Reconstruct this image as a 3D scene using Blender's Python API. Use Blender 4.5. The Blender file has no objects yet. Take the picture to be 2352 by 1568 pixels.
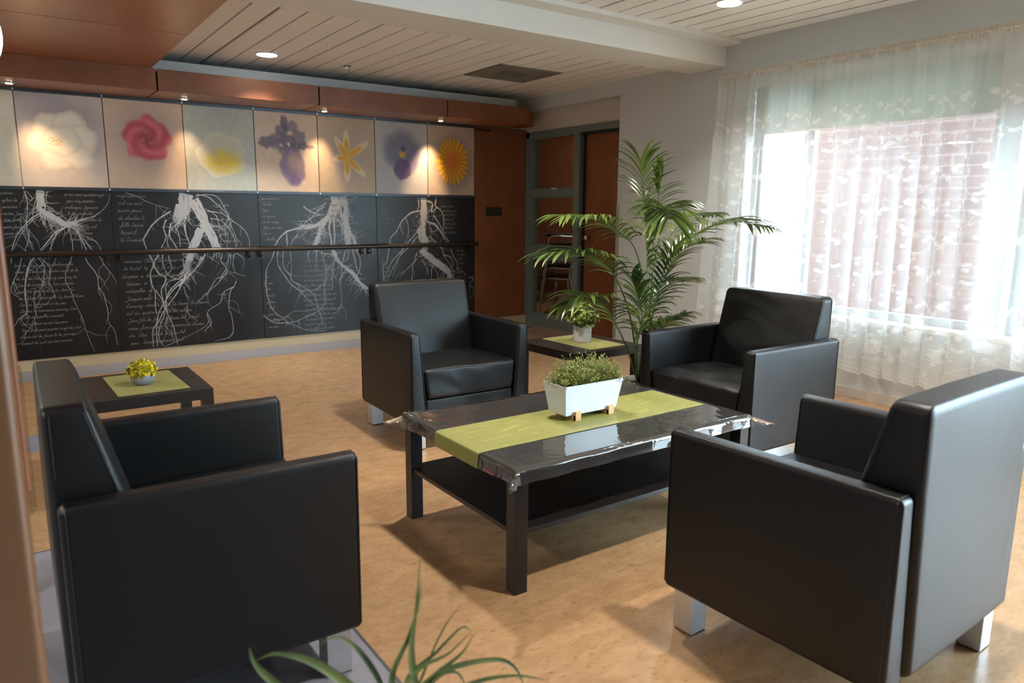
import bpy, bmesh, math, random
import numpy as np
from mathutils import Vector, Matrix, noise
C = bpy.context.scene.collection
SC = bpy.context.scene
PI = math.pi
# ------------------------------------------------------------------ camera
YAW, PITCH, ROLL = 0.61059259, 0.17794734, 0.00707214
CAMH = 1.27
f_ = Vector((math.sin(YAW)*math.cos(PITCH), math.cos(YAW)*math.cos(PITCH), -math.sin(PITCH)))
r_ = Vector((math.cos(YAW), -math.sin(YAW), 0)); u_ = r_.cross(f_)
r2 = r_*math.cos(ROLL)+u_*math.sin(ROLL); u2 = -r_*math.sin(ROLL)+u_*math.cos(ROLL)
cam_d = bpy.data.cameras.new('camera'); cam = bpy.data.objects.new('camera', cam_d); C.objects.link(cam)
m = Matrix((r2, u2, -f_)).transposed().to_4x4(); m.translation = (0, 0, CAMH)
cam.matrix_world = m
cam_d.sensor_fit = 'HORIZONTAL'; cam_d.sensor_width = 36; cam_d.lens = 36*1672/2352; cam_d.clip_start = .05
cam_d.dof.use_dof = True; cam_d.dof.focus_distance = 3.6; cam_d.dof.aperture_fstop = 3.2
SC.camera = cam
# ------------------------------------------------------------------ world, exposure
wd = bpy.data.worlds.new('sky'); SC.world = wd; wd.use_nodes = True
wn = wd.node_tree.nodes; bg = wn['Background']
bg.inputs[0].default_value = (0.64, 0.83, 1.0, 1); bg.inputs[1].default_value = 18.0
vs = SC.view_settings; vs.view_transform = 'Standard'; vs.look = 'None'; vs.gamma = 1; vs.use_curve_mapping = False
vs.exposure = 0.92
W, D = 4.79, 6.75           # window wall plane x, art wall plane y
ZN, ZF = 2.565, 2.45        # near and far ceilings
# daylight portals at the two window openings (sampling aid for the sky)
for nm, y0, y1 in (('window_daylight', 1.98, 3.72), ('window_daylight', 0.10, 1.84), ('window_daylight', -3.05, -.1)):
    ld = bpy.data.lights.new(nm, 'AREA'); ld.shape = 'RECTANGLE'; ld.size = y1-y0; ld.size_y = 1.7 if y0 > 0 else 2.4
    ld.cycles.is_portal = True
    lo = bpy.data.objects.new(nm, ld); C.objects.link(lo); lo.location = (W+.2, (y0+y1)/2, 1.4)
    lo.rotation_euler = (PI/2, 0, PI/2)
# ------------------------------------------------------------------ materials
def lin(c):
    return tuple(((v/255)/12.92 if v/255 <= .04045 else ((v/255+.055)/1.055)**2.4) for v in c)
def mat(name, rgb, rough=.5, metal=0, spec=.5, var=0, vs_=8, bump=0, bs=200, coat=0, stretch=None, trans=None, detail=3):
    m = bpy.data.materials.new(name); m.use_nodes = True
    n = m.node_tree.nodes; l = m.node_tree.links; p = n['Principled BSDF']
    c = lin(rgb)
    p.inputs['Base Color'].default_value = (*c, 1); p.inputs['Roughness'].default_value = rough
    p.inputs['Metallic'].default_value = metal; p.inputs['Specular IOR Level'].default_value = spec
    if coat: p.inputs['Coat Weight'].default_value = coat; p.inputs['Coat Roughness'].default_value = .12
    tc = n.new('ShaderNodeTexCoord'); src = tc.outputs['Object']
    if stretch:
        mp = n.new('ShaderNodeMapping'); mp.inputs['Scale'].default_value = stretch; l.new(src, mp.inputs[0]); src = mp.outputs[0]
    if var:
        nz = n.new('ShaderNodeTexNoise'); nz.inputs['Scale'].default_value = vs_; nz.inputs['Detail'].default_value = detail
        l.new(src, nz.inputs[0])
        cr = n.new('ShaderNodeValToRGB'); e = cr.color_ramp.elements
        e[0].position = .3; e[1].position = .7
        e[0].color = (*[v*(1-var) for v in c], 1); e[1].color = (*[min(1, v*(1+var)) for v in c], 1)
        l.new(nz.outputs[0], cr.inputs[0]); l.new(cr.outputs[0], p.inputs['Base Color'])
    if bump:
        nb = n.new('ShaderNodeTexNoise'); nb.inputs['Scale'].default_value = bs; nb.inputs['Detail'].default_value = 2
        l.new(src, nb.inputs[0]); b = n.new('ShaderNodeBump'); b.inputs['Strength'].default_value = bump; b.inputs['Distance'].default_value = .002
        l.new(nb.outputs[0], b.inputs['Height']); l.new(b.outputs[0], p.inputs['Normal'])
    return m
def emis(name, rgb, s):
    m = bpy.data.materials.new(name); m.use_nodes = True; n = m.node_tree.nodes
    p = n['Principled BSDF']; p.inputs['Emission Color'].default_value = (*rgb, 1); p.inputs['Emission Strength'].default_value = s
    p.inputs['Base Color'].default_value = (*rgb, 1)
    return m
M = {}
M['leather'] = mat('black_leather', (13, 14, 16), .36, spec=.41, bump=.35, bs=420)
M['stitch'] = mat('black_stitching', (15, 15, 16), .5)
M['alu'] = mat('brushed_aluminium', (205, 208, 212), .42, .85, bump=.1, bs=300, stretch=(1, 1, .05))
M['rubber'] = mat('black_rubber', (14, 14, 14), .7)
M['blackwood'] = mat('black_brown_wood', (27, 23, 22), .38, var=.25, vs_=6, stretch=(1, 14, 14), bump=.15, bs=60)
M['cherry'] = mat('cherry_veneer', (122, 70, 38), .42, var=.16, vs_=3.5, stretch=(1.5, 1.5, 1), detail=6, coat=.08)
M['cherry_top'] = mat('cherry_canopy', (158, 102, 70), .34, var=.10, vs_=3, detail=6, coat=.2)
M['wall'] = mat('grey_wall_paint', (200, 206, 208), .75, bump=.12, bs=180)
M['wallwarm'] = mat('pale_wall_paint', (206, 198, 188), .75, bump=.12, bs=180)
M['wallback'] = mat('corridor_wall_paint', (205, 203, 198), .8)
M['white'] = mat('white_paint', (226, 224, 219), .6, bump=.05, bs=200)
M['base'] = mat('beige_vinyl_base', (190, 172, 140), .5)
M['frame'] = mat('green_grey_metal', (108, 120, 118), .42)
M['darkframe'] = mat('dark_door_jamb', (28, 30, 30), .5)
M['chrome'] = mat('chrome', (210, 210, 210), .12, 1)
M['rail'] = mat('dark_bronze_rail', (62, 54, 48), .3, .7)
M['trimmetal'] = mat('dark_grey_metal_trim', (78, 82, 88), .35, .8)
M['runner'] = mat('green_woven_vinyl', (128, 127, 66), .5, var=.07, vs_=40, stretch=(1, 8, 1))
M['mat2'] = mat('olive_woven_vinyl', (136, 134, 80), .55, var=.14, vs_=50, stretch=(1, 6, 1))
M['dash'] = mat('pale_yellow_thread', (190, 190, 100), .5)
M['pwhite'] = mat('white_glazed_planter', (202, 208, 212), .25)
M['beech'] = mat('pale_beech', (196, 158, 112), .5, var=.1, vs_=20)
M['concrete'] = mat('speckled_concrete_pot', (172, 170, 166), .7, var=.12, vs_=60, bump=.5, bs=120)
M['greypot'] = mat('grey_stone_pot', (128, 130, 136), .6, var=.08, vs_=40)
M['soil'] = mat('dark_soil', (48, 36, 26), .9)
def leafmat(name, rgb, rgb2, sc=9, rough=.38):
    m = mat(name, rgb, rough); n = m.node_tree.nodes; l = m.node_tree.links; p = n['Principled BSDF']
    tc = n.new('ShaderNodeTexCoord'); nz = n.new('ShaderNodeTexNoise'); nz.inputs['Scale'].default_value = sc
    cr = n.new('ShaderNodeValToRGB'); e = cr.color_ramp.elements; e[0].position = .35; e[1].position = .65
    e[0].color = (*lin(rgb), 1); e[1].color = (*lin(rgb2), 1)
    l.new(tc.outputs['Object'], nz.inputs[0]); l.new(nz.outputs[0], cr.inputs[0]); l.new(cr.outputs[0], p.inputs['Base Color'])
    tr = n.new('ShaderNodeBsdfTranslucent'); l.new(cr.outputs[0], tr.inputs[0])
    mx = n.new('ShaderNodeMixShader'); mx.inputs[0].default_value = .22
    l.new(p.outputs[0], mx.inputs[1]); l.new(tr.outputs[0], mx.inputs[2]); l.new(mx.outputs[0], n['Material Output'].inputs[0])
    return m
M['palm'] = leafmat('palm_leaf', (44, 68, 34), (100, 120, 50), 5, .3)
M['palmstem'] = leafmat('palm_stem', (60, 92, 44), (96, 120, 52), 5)
M['box'] = leafmat('boxwood_leaf', (52, 74, 28), (142, 152, 66), 45)
M['thyme'] = leafmat('sage_green_sprig', (104, 118, 62), (166, 170, 96), 40, .55)
M['thymed'] = leafmat('dark_sprig', (66, 80, 42), (110, 118, 62), 40, .55)
M['yellowgreen'] = leafmat('yellow_green_leaf', (86, 122, 22), (212, 188, 22), 60, .5)
M['blade'] = leafmat('long_green_leaf', (48, 70, 38), (112, 118, 58), 8, .45)
M['lightdisc'] = emis('lamp_diffuser', (1, .97, .92), 14)
M['spotdisc'] = emis('spot_bulb', (1, .72, .38), 5)
M['globe'] = emis('opal_globe', (.9, 1, .88), .75)
M['print'] = mat('grey_root_print', (160, 163, 167), .5)
M['ink'] = mat('chalk_grey_handwriting', (116, 116, 114), .6)
M['board'] = mat('black_board_laminate', (30, 30, 31), .33, var=.35, vs_=2.2, detail=5, spec=.35)
M['gap'] = mat('dark_gap', (18, 15, 13), .9)
M['ceilgap'] = mat('ceiling_groove', (96, 84, 72), .9)
M['vent'] = mat('grey_vent', (128, 124, 118), .6)
M['ceil'] = mat('fissured_ceiling_tile', (238, 236, 233), .85, var=.05, vs_=120, bump=.6, bs=160)
M['shade'] = None
def cloth(name, rgb, opac, transl):
    m = bpy.data.materials.new(name); m.use_nodes = True; n = m.node_tree.nodes; l = m.node_tree.links
    n.remove(n['Principled BSDF']); c = (*lin(rgb), 1)
    d = n.new('ShaderNodeBsdfDiffuse'); t = n.new('ShaderNodeBsdfTranslucent'); tp = n.new('ShaderNodeBsdfTransparent')
    d.inputs[0].default_value = c; t.inputs[0].default_value = c
    a = n.new('ShaderNodeMixShader'); a.inputs[0].default_value = transl; l.new(d.outputs[0], a.inputs[1]); l.new(t.outputs[0], a.inputs[2])
    b = n.new('ShaderNodeMixShader'); b.inputs[0].default_value = opac; l.new(tp.outputs[0], b.inputs[1]); l.new(a.outputs[0], b.inputs[2])
    # fine woven net
    l.new(b.outputs[0], n['Material Output'].inputs[0]); return m
M['sheer'] = cloth('sheer_white_net', (246, 248, 246), .40, .34)
M['lace'] = cloth('cream_lace', (250, 250, 248), .5, .55)
M['shade'] = cloth('grey_green_roller_shade', (176, 184, 174), .94, .6)
def film():
    m = bpy.data.materials.new('clear_plastic_film'); m.use_nodes = True; n = m.node_tree.nodes; l = m.node_tree.links
    n.remove(n['Principled BSDF'])
    g = n.new('ShaderNodeBsdfGlossy'); g.inputs['Roughness'].default_value = .04
    tp = n.new('ShaderNodeBsdfTransparent'); tp.inputs[0].default_value = (.93, .94, .94, 1)
    df = n.new('ShaderNodeBsdfDiffuse'); df.inputs[0].default_value = (.6, .6, .6, 1)
    fr = n.new('ShaderNodeFresnel'); fr.inputs[0].default_value = 1.6
    tc = n.new('ShaderNodeTexCoord'); nz = n.new('ShaderNodeTexNoise'); nz.inputs['Scale'].default_value = 7; nz.inputs['Detail'].default_value = 3
    nz.inputs['Distortion'].default_value = .8
    b = n.new('ShaderNodeBump'); b.inputs['Strength'].default_value = .22; b.inputs['Distance'].default_value = .02
    l.new(tc.outputs['Object'], nz.inputs[0]); l.new(nz.outputs[0], b.inputs['Height']); l.new(b.outputs[0], g.inputs['Normal'])
    m0 = n.new('ShaderNodeMixShader'); m0.inputs[0].default_value = .05; l.new(tp.outputs[0], m0.inputs[1]); l.new(df.outputs[0], m0.inputs[2])
    mt = n.new('ShaderNodeMath'); mt.operation = 'MULTIPLY_ADD'; mt.inputs[1].default_value = 1.3; mt.inputs[2].default_value = .03; l.new(fr.outputs[0], mt.inputs[0])
    mx = n.new('ShaderNodeMixShader'); l.new(mt.outputs[0], mx.inputs[0]); l.new(m0.outputs[0], mx.inputs[1]); l.new(g.outputs[0], mx.inputs[2])
    l.new(mx.outputs[0], n['Material Output'].inputs[0]); return m
M['film'] = film()
def glassmat(name, tint, refl=1.0):
    m = bpy.data.materials.new(name); m.use_nodes = True; n = m.node_tree.nodes; l = m.node_tree.links
    n.remove(n['Principled BSDF'])
    g = n.new('ShaderNodeBsdfGlossy'); g.inputs['Roughness'].default_value = .01
    tp = n.new('ShaderNodeBsdfTransparent'); tp.inputs[0].default_value = (*tint, 1)
    fr = n.new('ShaderNodeFresnel'); fr.inputs[0].default_value = 1.5
    ge = n.new('ShaderNodeNewGeometry'); mu = n.new('ShaderNodeMath'); mu.operation = 'MULTIPLY'; iv = n.new('ShaderNodeMath'); iv.operation = 'SUBTRACT'; iv.inputs[0].default_value = 1
    l.new(ge.outputs['Backfacing'], iv.inputs[1]); l.new(fr.outputs[0], mu.inputs[0]); l.new(iv.outputs[0], mu.inputs[1])   # one reflection per pane
    mx = n.new('ShaderNodeMixShader'); l.new(mu.outputs[0], mx.inputs[0]); l.new(tp.outputs[0], mx.inputs[1]); l.new(g.outputs[0], mx.inputs[2])
    l.new(mx.outputs[0], n['Material Output'].inputs[0]); return m
M['glass'] = glassmat('window_glass', (.95, .97, .96)); M['acrylic'] = glassmat('clear_acrylic', (.88, .87, .8))
def brickmat():
    m = mat('red_brick_wall', (170, 110, 96), .85); n = m.node_tree.nodes; l = m.node_tree.links; p = n['Principled BSDF']
    tc = n.new('ShaderNodeTexCoord'); sx = n.new('ShaderNodeSeparateXYZ'); cb = n.new('ShaderNodeCombineXYZ')
    l.new(tc.outputs['Object'], sx.inputs[0]); l.new(sx.outputs['Y'], cb.inputs['X']); l.new(sx.outputs['Z'], cb.inputs['Y'])
    b = n.new('ShaderNodeTexBrick'); b.inputs['Scale'].default_value = 1; b.inputs['Brick Width'].default_value = .30; b.inputs['Row Height'].default_value = .1
    b.inputs['Mortar Size'].default_value = .007; b.inputs['Mortar Smooth'].default_value = .1
    b.inputs['Color1'].default_value = (*lin((112, 84, 82)), 1); b.inputs['Color2'].default_value = (*lin((124, 92, 88)), 1); b.inputs['Mortar'].default_value = (*lin((140, 120, 116)), 1)
    l.new(cb.outputs[0], b.inputs[0]); l.new(b.outputs[0], p.inputs['Base Color']); return m
M['brick'] = brickmat()
def floormat():
    m = mat('tan_marbled_linoleum', (184, 142, 96), .25, spec=.5); n = m.node_tree.nodes; l = m.node_tree.links; p = n['Principled BSDF']
    tc = n.new('ShaderNodeTexCoord')
    mp = n.new('ShaderNodeMapping'); mp.inputs['Scale'].default_value = (1, 2.2, 1); mp.inputs['Rotation'].default_value = (0, 0, .5); l.new(tc.outputs['Object'], mp.inputs[0])
    a = n.new('ShaderNodeTexNoise'); a.inputs['Scale'].default_value = 9; a.inputs['Detail'].default_value = 9; a.inputs['Distortion'].default_value = .6; a.inputs['Roughness'].default_value = .65
    l.new(mp.outputs[0], a.inputs[0])
    cr = n.new('ShaderNodeValToRGB'); e = cr.color_ramp.elements; e[0].position = .32; e[1].position = .68
    e[0].color = (*lin((150, 118, 84)), 1); e[1].color = (*lin((174, 141, 105)), 1)
    l.new(a.outputs[0], cr.inputs[0])
    s = n.new('ShaderNodeTexNoise'); s.inputs['Scale'].default_value = 38; s.inputs['Detail'].default_value = 4; l.new(mp.outputs[0], s.inputs[0])
    c2 = n.new('ShaderNodeValToRGB'); e = c2.color_ramp.elements; e[0].position = .30; e[1].position = .44; e[0].color = (.72, .66, .6, 1); e[1].color = (1, 1, 1, 1)
    l.new(s.outputs[0], c2.inputs[0])
    mx = n.new('ShaderNodeMix'); mx.data_type = 'RGBA'; mx.blend_type = 'MULTIPLY'; mx.inputs[0].default_value = .8
    l.new(cr.outputs[0], mx.inputs[6]); l.new(c2.outputs[0], mx.inputs[7]); l.new(mx.outputs[2], p.inputs['Base Color'])
    b = n.new('ShaderNodeBump'); b.inputs['Strength'].default_value = .05; b.inputs['Distance'].default_value = .002; l.new(a.outputs[0], b.inputs['Height']); l.new(b.outputs[0], p.inputs['Normal'])
    return m
M['floor'] = floormat()
M['floorgrey'] = mat('blue_grey_linoleum', (128, 130, 142), .3, var=.10, vs_=14, detail=6)
M['floordark'] = mat('dark_floor_inlay_line', (70, 70, 74), .4)
def paintmat():
    m = bpy.data.materials.new('printed_art_panel'); m.use_nodes = True; n = m.node_tree.nodes; l = m.node_tree.links; p = n['Principled BSDF']
    a = n.new('ShaderNodeAttribute'); a.attribute_name = 'paint'; l.new(a.outputs['Color'], p.inputs['Base Color']); p.inputs['Roughness'].default_value = .5
    return m
M['paint'] = paintmat()
# ------------------------------------------------------------------ mesh helpers
def obj(name, bm, material, parent=None, smooth=False, loc=None, rot=0, angle=None):
    me = bpy.data.meshes.new(name); bm.normal_update(); bm.to_mesh(me); bm.free()
    for mm in (material if isinstance(material, (list, tuple)) else [material]): me.materials.append(mm)
    if smooth: me.polygons.foreach_set('use_smooth', [True]*len(me.polygons))
    if smooth and angle:
        try: me.set_sharp_from_angle(angle=angle)
        except Exception: pass
    o = bpy.data.objects.new(name, me); C.objects.link(o)
    if parent: o.parent = parent
    if loc: o.location = loc
    if rot: o.rotation_euler = (0, 0, rot)
    return o
def tag(o, label=None, cat=None, group=None, kind=None):
    if label: o['label'] = label
    if cat: o['category'] = cat
    if group: o['group'] = group
    if kind: o['kind'] = kind
    return o
def empty(name, loc=(0, 0, 0), rz=0):
    o = bpy.data.objects.new(name, None); C.objects.link(o); o.location = loc; o.rotation_euler = (0, 0, rz); o.empty_display_size = .1; return o
def struct(name, bm, m, **k): return tag(obj(name, bm, m, **k), kind='structure')
def B(*boxes):
    bm = bmesh.new()
    for b in boxes: box(bm, *b)
    return bm
def box(bm, x0, x1, y0, y1, z0, z1, mi=0):
    v = [bm.verts.new(p) for p in ((x0, y0, z0), (x1, y0, z0), (x1, y1, z0), (x0, y1, z0), (x0, y0, z1), (x1, y0, z1), (x1, y1, z1), (x0, y1, z1))]
    for q in ((3, 2, 1, 0), (4, 5, 6, 7), (0, 1, 5, 4), (1, 2, 6, 5), (2, 3, 7, 6), (3, 0, 4, 7)):
        f = bm.faces.new([v[i] for i in q]); f.material_index = mi
def bbox_bev(boxes, r=.003, seg=2):
    bm = B(*boxes); bmesh.ops.bevel(bm, geom=list(bm.edges), offset=r, segments=seg, affect='EDGES', profile=.5); return bm
def rbox(bm, hx, hy, hz, r, seg=4, div=(1, 1, 1), warp=None):
    def samp(h, d):
        s = [-h + r - r*math.tan(math.radians(45*(1-k/seg))) for k in range(seg)]
        inner = [-(h-r) + 2*(h-r)*k/d for k in range(d+1)]
        return s+inner+[-v for v in reversed(s)]
    H = (hx, hy, hz); S = [samp(H[i], div[i]) for i in range(3)]; cache = {}
    def V(p):
        k = (round(p[0], 6), round(p[1], 6), round(p[2], 6))
        if k in cache: return cache[k]
        q = [max(-(H[i]-r), min(H[i]-r, p[i])) for i in range(3)]
        d = Vector([p[i]-q[i] for i in range(3)]); L = d.length
        w = Vector(q)+(d*(r/L) if L > 1e-9 else d)
        if warp: w = Vector(warp(w))
        cache[k] = bm.verts.new(w); return cache[k]
    for ax in range(3):
        a, b = (ax+1) % 3, (ax+2) % 3
        for sg in (-1, 1):
            for i in range(len(S[a])-1):
                for j in range(len(S[b])-1):
                    vs_ = []
                    for (ii, jj) in ((i, j), (i+1, j), (i+1, j+1), (i, j+1)):
                        p = [0, 0, 0]; p[ax] = sg*H[ax]; p[a] = S[a][ii]; p[b] = S[b][jj]; vs_.append(V(p))
                    if sg < 0: vs_.reverse()
                    if len(set(vs_)) == 4:
                        try: bm.faces.new(vs_)
                        except ValueError: pass
    return bm
def tube(bm, pts, r, n=8, closed_ends=True):
    pts = [Vector(p) for p in pts]; rs = r if isinstance(r, (list, tuple)) else [r]*len(pts)
    rings = []; prev = None
    for i, p in enumerate(pts):
        t = (pts[min(i+1, len(pts)-1)]-pts[max(i-1, 0)]).normalized()
        if prev is None:
            a = t.orthogonal().normalized()
        else:
            a = (prev-t*prev.dot(t)).normalized()
        prev = a; b = t.cross(a)
        rings.append([bm.verts.new(p+(a*math.cos(2*PI*k/n)+b*math.sin(2*PI*k/n))*rs[i]) for k in range(n)])
    for i in range(len(rings)-1):
        for k in range(n): bm.faces.new((rings[i][k], rings[i][(k+1) % n], rings[i+1][(k+1) % n], rings[i+1][k]))
    if closed_ends:
        bm.faces.new(list(reversed(rings[0]))); bm.faces.new(rings[-1])
def lathe(bm, prof, n=32, c=(0, 0, 0)):
    rings = [[bm.verts.new((c[0]+r*math.cos(2*PI*k/n), c[1]+r*math.sin(2*PI*k/n), c[2]+z)) for k in range(n)] for r, z in prof]
    for i in range(len(rings)-1):
        for k in range(n): bm.faces.new((rings[i][k], rings[i][(k+1) % n], rings[i+1][(k+1) % n], rings[i+1][k]))
    bm.faces.new(list(reversed(rings[0]))); bm.faces.new(rings[-1])
def catmull(P, k=6):
    P = [Vector(p) for p in P]
    if len(P) < 3: 
        return [P[0].lerp(P[-1], i/k) for i in range(k+1)]
    Q = [2*P[0]-P[1]]+P+[2*P[-1]-P[-2]]; out = []
    for i in range(1, len(Q)-2):
        for s in range(k):
            t = s/k
            out.append(.5*((2*Q[i])+(-Q[i-1]+Q[i+1])*t+(2*Q[i-1]-5*Q[i]+4*Q[i+1]-Q[i+2])*t*t+(-Q[i-1]+3*Q[i]-3*Q[i+1]+Q[i+2])*t**3))
    out.append(P[-1]); return out
def lookspot(name, loc, target, energy, color, size, blend, parent=None, rad=.03, kind='SPOT'):
    ld = bpy.data.lights.new(name, kind); ld.energy = energy; ld.color = color
    if kind == 'SPOT': ld.spot_size = math.radians(size); ld.spot_blend = blend; ld.shadow_soft_size = rad
    o = bpy.data.objects.new(name, ld); C.objects.link(o); o.location = loc
    d = Vector(target)-Vector(loc); o.rotation_euler = d.to_track_quat('-Z', 'Y').to_euler()
    if parent: o.parent = parent
    return o
def copy_tree(o, parent=None):
    c = o.copy(); C.objects.link(c)
    if parent: c.parent = parent
    for ch in [x for x in bpy.data.objects if x.parent == o]: copy_tree(ch, c)
    return c
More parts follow.
